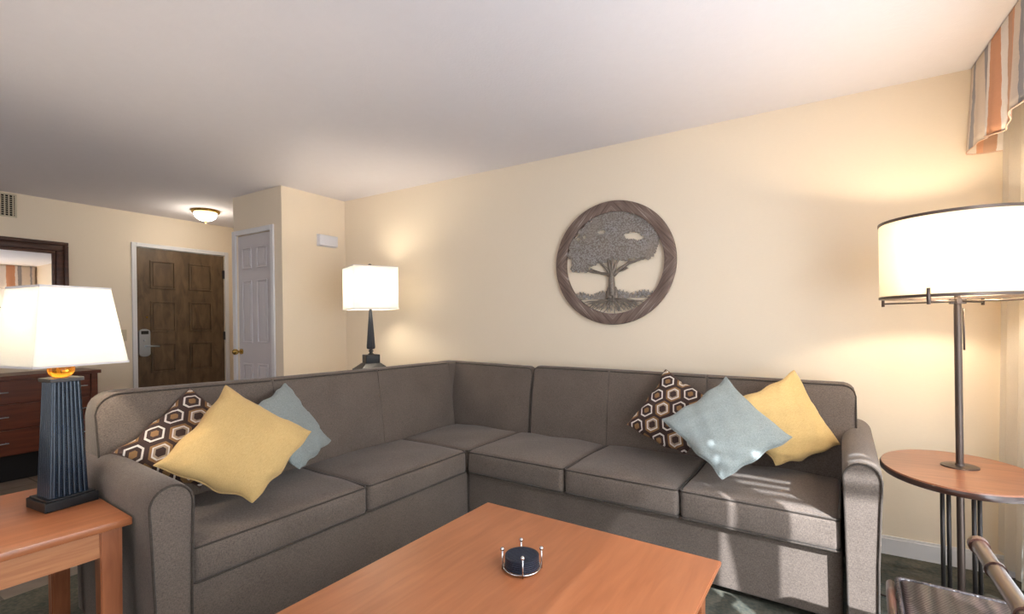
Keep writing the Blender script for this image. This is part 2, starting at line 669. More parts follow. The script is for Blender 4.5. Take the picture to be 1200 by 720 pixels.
def tag(o, label, cat, group=None):
    o['label'] = label
    o['category'] = cat
    if group:
        o['group'] = group
    return o


def struct(name, bm, mat, parent=None, smooth=False):
    o = link(name, bm, mat, parent, smooth)
    if not parent:
        o['kind'] = 'structure'
    return o


def box(bm, x0, x1, y0, y1, z0, z1, bev=0.0, seg=2, mat4=None):
    vs = [bm.verts.new((x, y, z)) for x in (x0, x1) for y in (y0, y1) for z in (z0, z1)]
    fs = [(0, 1, 3, 2), (4, 6, 7, 5), (0, 4, 5, 1), (2, 3, 7, 6), (0, 2, 6, 4), (1, 5, 7, 3)]
    faces = [bm.faces.new([vs[i] for i in f]) for f in fs]
    if bev > 0:
        es = list({e for f in faces for e in f.edges})
        r = bmesh.ops.bevel(bm, geom=es, offset=bev, segments=seg, profile=0.5, affect='EDGES')
        vs = list({v for f in r['faces'] for v in f.verts} | {v for v in vs if v.is_valid})
    if mat4 is not None:
        bmesh.ops.transform(bm, matrix=mat4, verts=[v for v in vs if v.is_valid])
    return vs


def B(*a, **k):
    bm = bmesh.new()
    box(bm, *a, **k)
    return bm


def lathe(bm, prof, cx=0, cy=0, n=40, cap=True, sx=1.0, sy=1.0):
    rings = []
    for r, z in prof:
        rings.append([bm.verts.new((cx + sx * r * math.cos(2 * PI * i / n), cy + sy * r * math.sin(2 * PI * i / n), z)) for i in range(n)])
    for a, b in zip(rings, rings[1:]):
        for i in range(n):
            bm.faces.new((a[i], a[(i + 1) % n], b[(i + 1) % n], b[i]))
    if cap:
        bm.faces.new(rings[0][::-1])
        bm.faces.new(rings[-1])
    return rings


def LA(prof, **k):
    bm = bmesh.new()
    lathe(bm, prof, **k)
    return bm


def tube(bm, pts, r, n=10, closed=False, taper=None):
    pts = [Vector(p) for p in pts]
    N = len(pts)
    rings = []
    prev = None
    for i, p in enumerate(pts):
        if closed:
            t = (pts[(i + 1) % N] - pts[(i - 1) % N])
        else:
            t = pts[min(i + 1, N - 1)] - pts[max(i - 1, 0)]
        if t.length < 1e-9:
            t = Vector((0, 0, 1))
        t.normalize()
        if prev is None:
            ref = Vector((0, 0, 1)) if abs(t.z) < 0.9 else Vector((1, 0, 0))
            a = t.cross(ref).normalized()
        else:
            a = (prev - t * prev.dot(t))
            if a.length < 1e-6:
                a = t.orthogonal()
            a.normalize()
        prev = a
        bb = t.cross(a)
        rad = r if taper is None else taper[i]
        rings.append([bm.verts.new(p + (a * math.cos(2 * PI * k / n) + bb * math.sin(2 * PI * k / n)) * rad) for k in range(n)])
    M_ = N if closed else N - 1
    for i in range(M_):
        A, Bq = rings[i], rings[(i + 1) % N]
        for k in range(n):
            bm.faces.new((A[k], A[(k + 1) % n], Bq[(k + 1) % n], Bq[k]))
    if not closed:
        bm.faces.new(rings[0][::-1])
        bm.faces.new(rings[-1])


def T(pts, r, **k):
    bm = bmesh.new()
    tube(bm, pts, r, **k)
    return bm


def sphere(bm, c, r, seg=16, rings=10, sz=1.0):
    m = Matrix.Translation(c) @ Matrix.Diagonal((r, r, r * sz, 1))
    bmesh.ops.create_uvsphere(bm, u_segments=seg, v_segments=rings, radius=1.0, matrix=m)


def prism(bm, poly, a0, a1, axis='y'):
    """extrude a 2D polygon; axis = the extrusion axis"""
    def v3(p, a):
        if axis == 'y':
            return (p[0], a, p[1])
        if axis == 'x':
            return (a, p[0], p[1])
        return (p[0], p[1], a)
    A = [bm.verts.new(v3(p, a0)) for p in poly]
    Bq = [bm.verts.new(v3(p, a1)) for p in poly]
    n = len(poly)
    bm.faces.new(A)
    bm.faces.new(Bq[::-1])
    for i in range(n):
        bm.faces.new((A[i], Bq[i], Bq[(i + 1) % n], A[(i + 1) % n]))


def axis_samples(h, r, inner=8, corner=4):
    s = []
    for i in range(corner):
        t = i / corner * PI / 2
        s.append(-h + r * (1 - math.cos(t)) * 1.0)
    s = [-h + r * math.tan(i / corner * PI / 4) for i in range(corner)]
    s += [-h + r + (2 * h - 2 * r) * i / inner for i in range(inner + 1)]
    s += [h - r * math.tan(i / corner * PI / 4) for i in range(corner - 1, -1, -1)]
    return s


def soft_box(x0, x1, y0, y1, z0, z1, r=0.03, puff=(0, 0, 0, 0, 0, 0), inner=10, warp=None):
    """rounded upholstered block; puff = extra bulge on faces (-x,+x,-y,+y,-z,+z)"""
    c = Vector(((x0 + x1) / 2, (y0 + y1) / 2, (z0 + z1) / 2))
    h = Vector(((x1 - x0) / 2, (y1 - y0) / 2, (z1 - z0) / 2))
    bm = bmesh.new()
    S = [axis_samples(h[i], r, inner if h[i] > 0.1 else 3) for i in range(3)]
    cache = {}

    def vert(p):
        key = tuple(round(q, 6) for q in p)
        if key in cache:
            return cache[key]
        p = Vector(p)
        q = Vector([max(-h[i] + r, min(h[i] - r, p[i])) for i in range(3)])
        d = p - q
        if d.length > 1e-9:
            # project the cube shell on to the rounded shell
            w = q + d.normalized() * r
        else:
            w = q
        nrm = [p[i] / h[i] for i in range(3)]
        for i in range(3):
            o = [j for j in range(3) if j != i]
            k = (1 - nrm[o[0]] ** 2) * (1 - nrm[o[1]] ** 2)
            k = max(0, k) ** 0.6
            if abs(nrm[i]) > 0.999:
                w[i] += (puff[2 * i + 1] if nrm[i] > 0 else -puff[2 * i]) * k
        w = w + c
        if warp:
            w = Vector(warp(w))
        v = bm.verts.new(w)
        cache[key] = v
        return v

    for i in range(3):
        a, b = [j for j in range(3) if j != i]
        for sgn in (-1, 1):
            for m in range(len(S[a]) - 1):
                for n in range(len(S[b]) - 1):
                    q = []
                    for (mm, nn) in ((m, n), (m + 1, n), (m + 1, n + 1), (m, n + 1)):
                        p = [0, 0, 0]
                        p[i] = sgn * h[i]
                        p[a] = S[a][mm]
                        p[b] = S[b][nn]
                        q.append(vert(p))
                    if len(set(q)) == 4:
                        try:
                            bm.faces.new(q)
                        except ValueError:
                            pass
    return bm


def rrect(x0, x1, y0, y1, z, r, n=5, crown=None):
    pts = []
    for cx, cy, a0 in ((x1 - r, y1 - r, 0), (x0 + r, y1 - r, 90), (x0 + r, y0 + r, 180), (x1 - r, y0 + r, 270)):
        for i in range(n + 1):
            a = math.radians(a0 + 90 * i / n)
            pts.append(Vector((cx + r * math.cos(a), cy + r * math.sin(a), z)))
    # subdivide the straight runs
    out = []
    for i, p in enumerate(pts):
        q = pts[(i + 1) % len(pts)]
        out.append(p)
        L_ = (q - p).length
        k = int(L_ / 0.05)
        for j in range(1, k):
            out.append(p.lerp(q, j / k))
    return out


# ------------------------------------------------------------------ room shell
CH = 2.44
XE, YN, XC, YC, XW, YS = -5.9, 3.15, -3.78, 2.486, 0.90, -3.2


def floor_():
    struct('floor', B(-3.14, XW + 0.1, YS - .1, YN + .1, -0.06, 0.0), carpet_mat())
    struct('floor_tile', B(XE - .1, -3.14, YS - .1, 3.6, -0.06, 0.0), tile_mat())


floor_()
struct('ceiling', B(XE - .12, XW + .12, YS - .12, 3.6, CH, CH + 0.1), MCEIL)
struct('wall_back', B(XC, XW + .12, YN, YN + .1, 0, CH), MW)
struct('wall_closet_side', B(XC - 0.1, XC, YC, YN + .1, 0, CH), MW)
# closet front wall with the door opening (x -4.47..-3.93, z up to 2.07)
bm = bmesh.new()
box(bm, -4.52, -4.47, YC, YC + .1, 0, CH)
box(bm, -3.93, XC - .1, YC, YC + .1, 0, CH)
box(bm, -4.47, -3.93, YC, YC + .1, 2.075, CH)
struct('wall_closet_front', bm, MW)
struct('wall_alcove_side', B(-4.52, -4.42, YC + .1, 3.5, 0, CH), MW)
struct('wall_alcove_back', B(XE, -4.52, 3.4, 3.5, 0, CH), MW)
bm = bmesh.new()
box(bm, XE - .1, XE, YS - .1, 2.24, 0, CH)
box(bm, XE - .1, XE, 3.13, 3.5, 0, CH)
box(bm, XE - .1, XE, 2.24, 3.13, 2.085, CH)
struct('wall_entry', bm, MW)
# window wall: opening y -0.5..2.75, z 0.08..2.1
WY0, WY1, WZ0, WZ1 = -0.5, 2.72, 0.10, 2.08
bm = bmesh.new()
box(bm, XW, XW + .12, YS - .1, WY0, 0, CH)
box(bm, XW, XW + .12, WY1, YN + .1, 0, CH)
box(bm, XW, XW + .12, WY0, WY1, WZ1, CH)
box(bm, XW, XW + .12, WY0, WY1, 0, WZ0)
struct('wall_window_side', bm, MW)
struct('wall_behind_viewer', B(XE - .1, XW + .12, YS - .1, YS, 0, CH), MW)
# unseen roof and slats added outside to cut the sun into stripes
bm = bmesh.new()
box(bm, XW + .125, 3.6, .60, 4.2, 2.40, 2.46)
for y in (.34, .43, .52):
    box(bm, XW + .125, 3.6, y - .018, y + .018, 2.405, 2.435)
box(bm, 3.5, 3.6, .30, 4.2, 2.30, 2.40)
box(bm, XW + .125, XW + .20, .30, 4.2, 2.30, 2.40)
struct('sun_shaping_roof', bm, MTRIM)

bm = bmesh.new()
box(bm, XW + .03, XW + .09, WY0, WY0 + .05, WZ0, WZ1)
box(bm, XW + .03, XW + .09, WY1 - .05, WY1, WZ0, WZ1)
box(bm, XW + .03, XW + .09, WY0 + .05, WY1 - .05, WZ1 - .05, WZ1)
box(bm, XW + .03, XW + .09, WY0 + .05, WY1 - .05, WZ0, WZ0 + .05)
win = link('window_1', bm, MTRIM)
win['kind'] = 'structure'
link('mullion', B(XW + .03, XW + .09, 1.86, 1.92, WZ0 + .05, WZ1 - .05), MTRIM, win)


def baseboard(name, bm):
    return struct(name, bm, MTRIM)


def bb_x(bm, x0, x1, y, s):
    box(bm, x0, x1, min(y, y + s * .014), max(y, y + s * .014), 0, 0.082)
    box(bm, x0, x1, min(y, y + s * .009), max(y, y + s * .009), 0.082, 0.094)


def bb_y(bm, y0, y1, x, s):
    box(bm, min(x, x + s * .014), max(x, x + s * .014), y0, y1, 0, 0.082)
    box(bm, min(x, x + s * .009), max(x, x + s * .009), y0, y1, 0.082, 0.094)


bm = bmesh.new(); bb_x(bm, XC, XW, YN, -1); baseboard('baseboard_back', bm)
bm = bmesh.new(); bb_y(bm, YC, YN - .02, XC, 1); baseboard('baseboard_closet', bm)
bm = bmesh.new(); bb_y(bm, YS, 2.19, XE, 1); baseboard('baseboard_entry', bm)
bm = bmesh.new(); bb_y(bm, 2.74, YN - .02, XW, -1); baseboard('baseboard_window', bm)


# ---- entry door (faces +x), y 2.24..3.13
def casing_x(x, y0, y1, z1, w, name):
    bm = bmesh.new()
    box(bm, x, x + .018, y0 - w, y0, 0, z1 + w, bev=.004)
    box(bm, x, x + .018, y1, y1 + w, 0, z1 + w, bev=.004)
    box(bm, x, x + .018, y0, y1, z1, z1 + w, bev=.004)
    struct(name, bm, MTRIM)


casing_x(XE, 2.24, 3.13, 2.085, 0.042, 'trim_1')
bm = bmesh.new()
box(bm, XE - .05, XE - .015, 2.243, 3.127, 0.008, 2.08)
door1 = struct('door_1', bm, MENTRY)


def door_panels_x(parent, x, rects, mat, raise_=0.006, fr=0.014):
    for (y0, y1, z0, z1) in rects:
        bm = bmesh.new()
        # moulding ring, then a raised field
        for (a0, a1, b0, b1) in ((y0, y1, z0, z0 + fr), (y0, y1, z1 - fr, z1), (y0, y0 + fr, z0 + fr, z1 - fr), (y1 - fr, y1, z0 + fr, z1 - fr)):
            box(bm, x, x + raise_, a0, a1, b0, b1, bev=.002)
        box(bm, x, x + raise_ * .6, y0 + fr + .012, y1 - fr - .012, z0 + fr + .012, z1 - fr - .012, bev=.002)
        link('door_panel', bm, mat, parent)


rects = []
for (y0, y1) in ((2.368, 2.607), (2.745, 2.985)):
    for (z0, z1) in ((1.655, 1.955), (1.19, 1.52), (0.755, 1.065), (0.22, 0.60)):
        rects.append((y0, y1, z0, z1))
door_panels_x(door1, XE - .015, rects, MENTRY, 0.013, 0.014)
bm = bmesh.new()
poly = []
for a in range(0, 181, 20):
    poly.append((2.305 + .05 * math.cos(math.radians(a)), 1.195 + .03 * math.sin(math.radians(a))))
for a in range(180, 361, 20):
    poly.append((2.305 + .05 * math.cos(math.radians(a)), 0.965 + .03 * math.sin(math.radians(a))))
prism(bm, poly, XE - .015, XE + .012, 'x')
lock = link('door_lock', bm, MSTEEL, door1, True, .6)
link('keypad', B(XE + .012, XE + .018, 2.272, 2.338, 1.17, 1.205, bev=.003), MBLACK, lock)
bm = bmesh.new()
tube(bm, [(XE + .01, 2.31, 1.045), (XE + .05, 2.31, 1.045), (XE + .055, 2.33, 1.045), (XE + .055, 2.42, 1.04)], .009)
sphere(bm, (XE + .016, 2.30, 1.105), .013)
link('lever_handle', bm, MSTEEL, lock, True)
link('peephole', T([(XE - .02, 2.335, 1.35), (XE - .008, 2.335, 1.35)], .008), MBRASS, door1)
for z in (1.86, 1.13, 0.3):
    link('hinge', B(XE - .02, XE + .004, 3.112, 3.134, z - .05, z + .05, bev=.003), MDARKMET, door1)

# ---- closet door (faces -y), x -4.47..-3.93
bm = bmesh.new()
box(bm, -4.525, -4.47, YC - .016, YC, 0, 2.075 + .045, bev=.004)
box(bm, -3.93, -3.885, YC - .016, YC, 0, 2.075 + .045, bev=.004)
box(bm, -4.47, -3.93, YC - .016, YC, 2.075, 2.075 + .045, bev=.004)
struct('trim_2', bm, MTRIM)
door2 = struct('door_2', B(-4.467, -3.933, YC + .012, YC + .047, .008, 2.07), MDOORW)
for (x0, x1) in ((-4.395, -4.245), (-4.165, -4.01)):
    for (z0, z1) in ((1.76, 1.955), (1.085, 1.655), (0.22, 0.90)):
        bm = bmesh.new()
        fr = .014
        y = YC + .012
        for (a0, a1, b0, b1) in ((x0, x1, z0, z0 + fr), (x0, x1, z1 - fr, z1), (x0, x0 + fr, z0 + fr, z1 - fr), (x1 - fr, x1, z0 + fr, z1 - fr)):
            box(bm, a0, a1, y - .013, y, b0, b1, bev=.005)
        box(bm, x0 + fr + .016, x1 - fr - .016, y - .008, y, z0 + fr + .016, z1 - fr - .016, bev=.003)
        link('door_panel', bm, MDOORW, door2)
bm = bmesh.new()
tube(bm, [(-4.43, YC + .012, 1.005), (-4.43, YC + .002, 1.005)], .026, n=20)
tube(bm, [(-4.43, YC + .004, 1.005), (-4.43, YC - .035, 1.005)], .010, n=14)
bmesh.ops.create_uvsphere(bm, u_segments=18, v_segments=12, radius=.027, matrix=Matrix.Translation((-4.43, YC - .048, 1.005)))
link('door_knob', bm, MBRASS, door2, True, .7)
for z in (1.83, 1.1, .3):
    link('hinge', B(-3.945, -3.928, YC - .004, YC + .014, z - .045, z + .045, bev=.003), MBRASS, door2)

# ---- wall fittings
vent = thing('air_vent', 'rectangular slatted air vent high on the entry wall above the mirror', 'vent', (XE, 1.22, 2.235))
bm = bmesh.new()
box(bm, 0, .012, -.14, .14, -.012, 0); box(bm, 0, .012, -.14, .14, .18, .192)
box(bm, 0, .012, -.14, -.128, 0, .18); box(bm, 0, .012, .128, .14, 0, .18)
link('vent_frame', bm, MVENT, vent)
link('backing', B(.001, .003, -.128, .128, 0, .18), MVENTDK, vent)
bm = bmesh.new()
for i in range(10):
    y = -.118 + i * .0262
    box(bm, .004, .010, y - .004, y + .004, 0, .18)
for i in range(9):
    z = .018 + i * .018
    box(bm, .0035, .007, -.128, .128, z - .0022, z + .0022)
link('louvers', bm, MVENT, vent)

ch = thing('door_chime', 'small pale horizontal box mounted high on the closet side wall', 'chime box', (XC, 2.933, 1.972))
link('cover', B(0, .045, -.098, .098, 0, .1, bev=.006), MCHIME, ch, True, .5)
link('base_plate', B(0, .006, -.103, .103, -.005, .105), MTRIM, ch)

sw = thing('light_switch', 'small beige light switch plate beside the brown entry door', 'light switch', (XE, 2.115, 1.165))
link('switch_plate', B(0, .006, -.036, .036, -.058, .058, bev=.003), MPLATE, sw)
link('toggle', B(.006, .016, -.006, .006, -.012, .012, bev=.002), MPLATE, sw)

# ---- mirror on the entry wall
mir = thing('wall_mirror', 'large mirror in a dark stepped wooden frame over the dresser', 'mirror', (XE, 1.14, 1.46))
my0, my1, mz0, mz1 = -.55, .555, -.47, .585
bm = bmesh.new()
for w0, w1, t in ((0, .03, .045), (.03, .085, .032), (.085, .112, .024)):
    for (a0, a1, b0, b1) in ((my0 + w0, my1 - w0, mz1 - w1, mz1 - w0), (my0 + w0, my1 - w0, mz0 + w0, mz0 + w1),
                             (my0 + w0, my0 + w1, mz0 + w1, mz1 - w1), (my1 - w1, my1 - w0, mz0 + w1, mz1 - w1)):
        box(bm, 0, t, a0, a1, b0, b1, bev=.004)
link('frame', bm, MMIRFR, mir, True, .5)
link('mirror_pane', B(.006, .012, my0 + .11, my1 - .11, mz0 + .11, mz1 - .11), MMIR, mir)

# ---- ceiling light
cl = thing('ceiling_light', 'flush ceiling light with brass ring and lit glass bowl near the entry door', 'ceiling light', (-5.24, 2.60, CH))
link('brass_ring', LA([(.08, 0), (.128, 0), (.132, -.010), (.124, -.024), (.10, -.030)]), MBRASS, cl, True, .6)
link('glass_bowl', LA([(.106, -.026), (.103, -.048), (.09, -.075), (.064, -.095), (.032, -.107), (.008, -.110)]), MBOWL, cl, True)
link('finial', LA([(.008, -.108), (.012, -.116), (.007, -.126), (.002, -.132)], n=16), MBRASS, cl, True)


def bulb_light(name, loc, power, col, rad=.04):
    d = bpy.data.lights.new(name, 'POINT')
    d.energy = power
    d.color = col
    d.shadow_soft_size = rad
    o = bpy.data.objects.new(name, d)
    C.objects.link(o)
    o.location = loc
    return o


bulb_light('ceiling_light_glow', (-5.24, 2.60, CH - .19), 5, (1, .9, .74), .08)

# ------------------------------------------------------------------ dresser
dr = thing('dresser', 'low dark cherry dresser with three drawer rows and steel pulls under the mirror', 'dresser', (-5.66, 1.02, 0))
DX = .21
link('carcass', B(-.20, DX - .02, -.76, .745, .22, .835), MDRESS, dr)
link('dresser_top', B(-.215, DX + .01, -.78, .77, .835, .865, bev=.004), MDRESS, dr)
link('plinth', B(-.17, DX - .10, -.70, .69, .0, .22), MBLACK, dr)  # black block standing in for the shaded gap under the dresser
link('side_post', B(-.20, DX, .70, .745, .22, .835), MDRESS, dr)
link('side_post', B(-.20, DX, -.76, -.715, .22, .835), MDRESS, dr)
for (z0, z1) in ((.645, .825), (.438, .635), (.228, .428)):
    for (y0, y1) in ((-.705, -.245), (-.235, .435), (.445, .69)):
        d = link('drawer', B(DX - .02, DX, y0 + .002, y1 - .002, z0, z1, bev=.003), MDRESS, dr)
        yc = (y0 + y1) / 2 + (.03 if y1 == .69 else 0)
        bm = bmesh.new()
        for yy in (yc - .055, yc + .055):
            tube(bm, [(DX, yy, (z0 + z1) / 2), (DX + .022, yy, (z0 + z1) / 2)], .004)
        tube(bm, [(DX + .022, yc - .07, (z0 + z1) / 2), (DX + .022, yc + .07, (z0 + z1) / 2)], .0045)
        link('handle', bm, MSTEEL, d, True)

# ------------------------------------------------------------------ round tree art
AC = (-1.08, YN - .001, 1.634)
art = thing('tree_wall_art', 'round wall art, a metal tree with roots inside a brown plank ring', 'wall art', AC)
MFRAME = frame_art_mat()
bm = bmesh.new()
n = 96
prof = [(.418, 0), (.421, -.012), (.418, -.03), (.410, -.034), (.354, -.034), (.346, -.030), (.344, 0)]
rings = []
for i in range(n):
    a = 2 * PI * i / n
    rings.append([bm.verts.new((r * math.cos(a), y, r * math.sin(a))) for r, y in prof])
for i in range(n):
    A, Bq = rings[i], rings[(i + 1) % n]
    for k in range(len(prof)):
        k2 = (k + 1) % len(prof)
        bm.faces.new((A[k], A[k2], Bq[k2], Bq[k]))
link('ring_frame', bm, MFRAME, art, True, .5)
MTREE = speckle_metal('speckled_grey_metal', srgb(88, 82, 80), srgb(158, 158, 160))
MROOT = speckle_metal('dark_root_metal', srgb(84, 74, 70), srgb(126, 118, 112))
PXM = .42 / 303.0


def A2(px, py):       # from the 720-px close-up of the art to metres in its plane
    return ((px - 350) * PXM, (372 - py) * PXM)


# canopy: mask of many blobs minus gaps, cut out as a flat sheet with thickness
blobs = [(235, 200, 45), (210, 225, 35), (290, 165, 48), (345, 160, 45), (400, 165, 48), (450, 185, 45), (490, 205, 42),
         (520, 235, 40), (535, 270, 36), (520, 300, 38), (480, 310, 42), (430, 300, 50), (380, 290, 55), (330, 300, 50),
         (280, 290, 60), (230, 290, 62), (180, 290, 55), (160, 260, 34), (150, 300, 32), (165, 350, 38), (200, 350, 48),
         (240, 350, 30), (340, 230, 60), (280, 230, 42), (390, 220, 45), (320, 200, 50), (450, 330, 34), (410, 330, 30),
         (500, 330, 28), (525, 340, 20), (160, 375, 24), (190, 385, 20), (300, 335, 26), (360, 330, 20), (260, 260, 50)]
gaps = [(295, 216, 24, 10), (450, 250, 40, 17), (480, 262, 28, 12), (205, 232, 12, 14), (420, 240, 14, 8), (170, 240, 12, 10)]
rng = random.Random(3)
leafs = [(x + rng.uniform(-r, r) , y + rng.uniform(-r, r), rng.uniform(6, 13)) for (x, y, r) in blobs for _ in range(26)]


def in_canopy(px, py):
    for (x, y, a, b) in gaps:
        jitter = 1 + .25 * math.sin(px * .9) * math.cos(py * 1.1)
        if ((px - x) / a) ** 2 + ((py - y) / b) ** 2 < jitter * .9:
            return False
    for (x, y, r) in blobs:
        if (px - x) ** 2 + (py - y) ** 2 < (r * .86) ** 2:
            return True
    for (x, y, r) in leafs:
        if (px - x) ** 2 + (py - y) ** 2 < r * r:
            return True
    return False


def mask_mesh(fn, x0, x1, y0, y1, st, ya, yb):
    bm = bmesh.new()
    nx, ny = int((x1 - x0) / st), int((y1 - y0) / st)
    cells = {(i, j) for i in range(nx) for j in range(ny) if fn(x0 + (i + .5) * st, y0 + (j + .5) * st)}
    vc = {}

    def vv(i, j, s):
        k = (i, j, s)
        if k not in vc:
            X_, Z_ = A2(x0 + i * st, y0 + j * st)
            vc[k] = bm.verts.new((X_, ya if s else yb, Z_))
        return vc[k]
    for (i, j) in cells:
        bm.faces.new((vv(i, j, 0), vv(i + 1, j, 0), vv(i + 1, j + 1, 0), vv(i, j + 1, 0)))
        bm.faces.new((vv(i, j, 1), vv(i, j + 1, 1), vv(i + 1, j + 1, 1), vv(i + 1, j, 1)))
        for (di, dj, a, b) in ((-1, 0, (i, j), (i, j + 1)), (1, 0, (i + 1, j), (i + 1, j + 1)), (0, -1, (i, j), (i + 1, j)), (0, 1, (i, j + 1), (i + 1, j + 1))):
            if (i + di, j + dj) not in cells:
                bm.faces.new((vv(*a, 0), vv(*b, 0), vv(*b, 1), vv(*a, 1)))
    return bm


def in_ring(px, py):
    return (px - 350) ** 2 + (py - 372) ** 2 < 252 ** 2


link('tree_canopy', mask_mesh(lambda x, y: in_canopy(x, y) and in_ring(x, y), 100, 600, 110, 420, 3.6, -.020, -.014), MTREE, art)


def in_ground(px, py):
    top = 522 + 6 * math.sin(px * .06) + 5 * math.sin(px * .31) + 5 * math.sin(px * .73 + 1) - 14 * math.exp(-((px - 345) / 40) ** 2)
    bot = 548 - 10 * (abs(px - 345) / 200) ** 1.5 + 4 * math.sin(px * .2)
    return in_ring(px, py) and top < py < bot or (in_ring(px, py) and 545 < py < 549)


link('grass_strip', mask_mesh(in_ground, 100, 600, 500, 560, 3.0, -.020, -.014), MTREE, art)
bm = bmesh.new()


def limb(pts, w0, w1):
    P3 = [Vector((A2(*p)[0], -.017, A2(*p)[1])) for p in pts]
    # smooth the polyline
    out = []
    for i in range(len(P3) - 1):
        for k in range(4):
            out.append(P3[i].lerp(P3[i + 1], k / 4))
    out.append(P3[-1])
    N = len(out)
    tube(bm, out, 0, n=6, taper=[(w0 + (w1 - w0) * i / (N - 1)) * PXM for i in range(N)])


limb([(345, 535), (344, 500), (343, 460), (345, 420)], 20, 13)
limb([(335, 545), (328, 520), (332, 490)], 20, 8)
limb([(358, 545), (364, 522), (358, 490)], 20, 8)
limb([(340, 440), (318, 425), (290, 420), (262, 408), (240, 398)], 10, 4)
limb([(300, 422), (250, 412), (215, 402), (200, 390)], 6, 3)
limb([(338, 430), (320, 400), (295, 375), (275, 355)], 9, 4)
limb([(345, 430), (333, 390), (325, 350)], 9, 5)
limb([(347, 430), (348, 390), (350, 345)], 9, 5)
limb([(350, 430), (362, 390), (382, 350)], 8, 4)
limb([(352, 435), (385, 405), (430, 380), (480, 368), (515, 355)], 10, 4)
limb([(370, 418), (400, 412), (425, 402), (410, 398)], 5, 3)
limb([(400, 398), (440, 365), (455, 350)], 5, 3)
link('tree_trunk', bm, MROOT, art, True)
bm = bmesh.new()
rg = random.Random(11)
for k in range(22):
    a = -1 + 2 * k / 21
    x, y = 345 + a * 40, 552
    pts = [(x, y)]
    tx = 345 + a * 190
    ty = 560 + 62 * (1 - abs(a) ** 1.4) * rg.uniform(.7, 1.0) + 8
    for s in range(1, 7):
        t = s / 6
        px = x + (tx - x) * t ** .8 + rg.uniform(-6, 6)
        py = y + (ty - y) * t + rg.uniform(-4, 4)
        if (px - 350) ** 2 + (py - 372) ** 2 > 252 ** 2:
            break
        pts.append((px, py))
    if len(pts) > 2:
        limb(pts, 4.5, 1.5)
        m_ = pts[len(pts) // 2]
        e_ = (m_[0] + rg.uniform(-25, 25), min(m_[1] + 25, 610))
        if (e_[0] - 350) ** 2 + (e_[1] - 372) ** 2 < 250 ** 2:
            limb([m_, ((m_[0] + e_[0]) / 2 + 5, (m_[1] + e_[1]) / 2), e_], 2.8, 1.2)
link('tree_roots', bm, MROOT, art, True)

# ------------------------------------------------------------------ window dressing
bm = bmesh.new()
uvl = bm.loops.layers.uv.new('UVMap')


def sheet(bm, cols, rows, fn, uvf=None):
    V = [[bm.verts.new(fn(i / cols, j / rows)) for j in range(rows + 1)] for i in range(cols + 1)]
    lay = bm.loops.layers.uv.active
    for i in range(cols):
        for j in range(rows):
            f = bm.faces.new((V[i][j], V[i + 1][j], V[i + 1][j + 1], V[i][j + 1]))
            f.smooth = True
            if lay and uvf:
                for lp, (a, b) in zip(f.loops, ((i, j), (i + 1, j), (i + 1, j + 1), (i, j + 1))):
                    lp[lay].uv = uvf(a / cols, b / rows)


VL = 3.70


def val_pt(s, t):
    # s along: first 0.16 m return beside the back wall, then forward along the window
    L_ = s * VL
    ret = .15
    wob = .012 * math.sin(L_ * 24) * (1 - t) + .006 * math.sin(L_ * 57 + 1) * (1 - t)
    swoop = (abs(math.sin((L_ - ret) * PI / .62)) ** .7) if L_ > ret else 0
    zb = 2.02 - .0 * swoop + .022 * math.sin((L_ - ret) * 11) * (1 if L_ > ret else 0)
    z = zb + (2.432 - zb) * t
    if L_ < ret:
        return (.885 - (L_ / ret) * (.885 - .725), 3.128 + wob * .5, z)
    y = 3.128 - (L_ - ret)
    lean = .018 * (1 - t)
    return (.727 + wob - lean * .6, y, z)


sheet(bm, 300, 10, val_pt, lambda a, b: (a * VL - .15, b))
val = link('window_valance', bm, MSTRIPE)
sol = val.modifiers.new('t', 'SOLIDIFY'); sol.thickness = .003
tag(val, 'striped orange, cream and grey fabric valance at the top of the window', 'valance')
# hem cord along the bottom of the valance
pts = [Vector(val_pt(i / 300, 0)) + Vector((0, 0, -.002)) for i in range(301)]
link('hem_trim', T(pts, .003, n=6), plain('valance_hem', srgb(206, 172, 150), .8), val, True)
link('valance_board', B(.735, .895, -.42, 3.12, 2.41, 2.43), MTRIM, val)


def sheer(name, y0, y1, label, sweep=0):
    bm = bmesh.new()

    def f(s, t):
        y = y0 + (y1 - y0) * s
        amp = .012 + .010 * (1 - t)
        x = .812 + .035 * t + amp * math.sin(s * (y1 - y0) * 62) + .006 * math.sin(s * 31)
        zb = .085
        if sweep:
            zb += .05 * max(0, 1 - (y1 - y) / .12) ** 2
        z = zb + (2.38 - zb) * t
        return (x, y, z)
    sheet(bm, int((y1 - y0) * 130), 14, f)
    o = link(name, bm, MSHEER)
    tag(o, label, 'curtain', 'sheer curtains at the window')
    return o


sheer('sheer_curtain', 1.72, 3.105, 'sheer white curtain panel hanging in the corner behind the round-topped lamp table', 1)
front_sheer = sheer('sheer_curtain', -.45, 1.15, 'sheer white curtain panel nearest the viewer, beside the sunlit gap in the window')
bm = bmesh.new()
sheet(bm, 10, 14, lambda a, t: (.83 + .02 * math.sin(a * 6) + .02 * t, 1.20 + .145 * a + .02 * (1 - t) * a - .055 * (1 - a) * max(0, min(1, (t - .45) / .12)), .085 + 2.295 * t))
link('sun_band_strip', bm, MSHEER, front_sheer)  # unseen sheer strip added to break the sun on the sofa into bands
rod = link('curtain_rod', T([(.887, -.45, 2.385), (.887, 3.12, 2.385)], .006, n=10), MTRIM, None, True)
tag(rod, 'slim white curtain rod hidden behind the striped valance', 'curtain rod')

# ------------------------------------------------------------------ sectional sofa
A_S = math.radians(-3.5)
OX, OY = -1.7, 2.3


def W(u, v, z=0.0):
    return Vector((OX + u * math.cos(A_S) - v * math.sin(A_S), OY + u * math.sin(A_S) + v * math.cos(A_S), z))


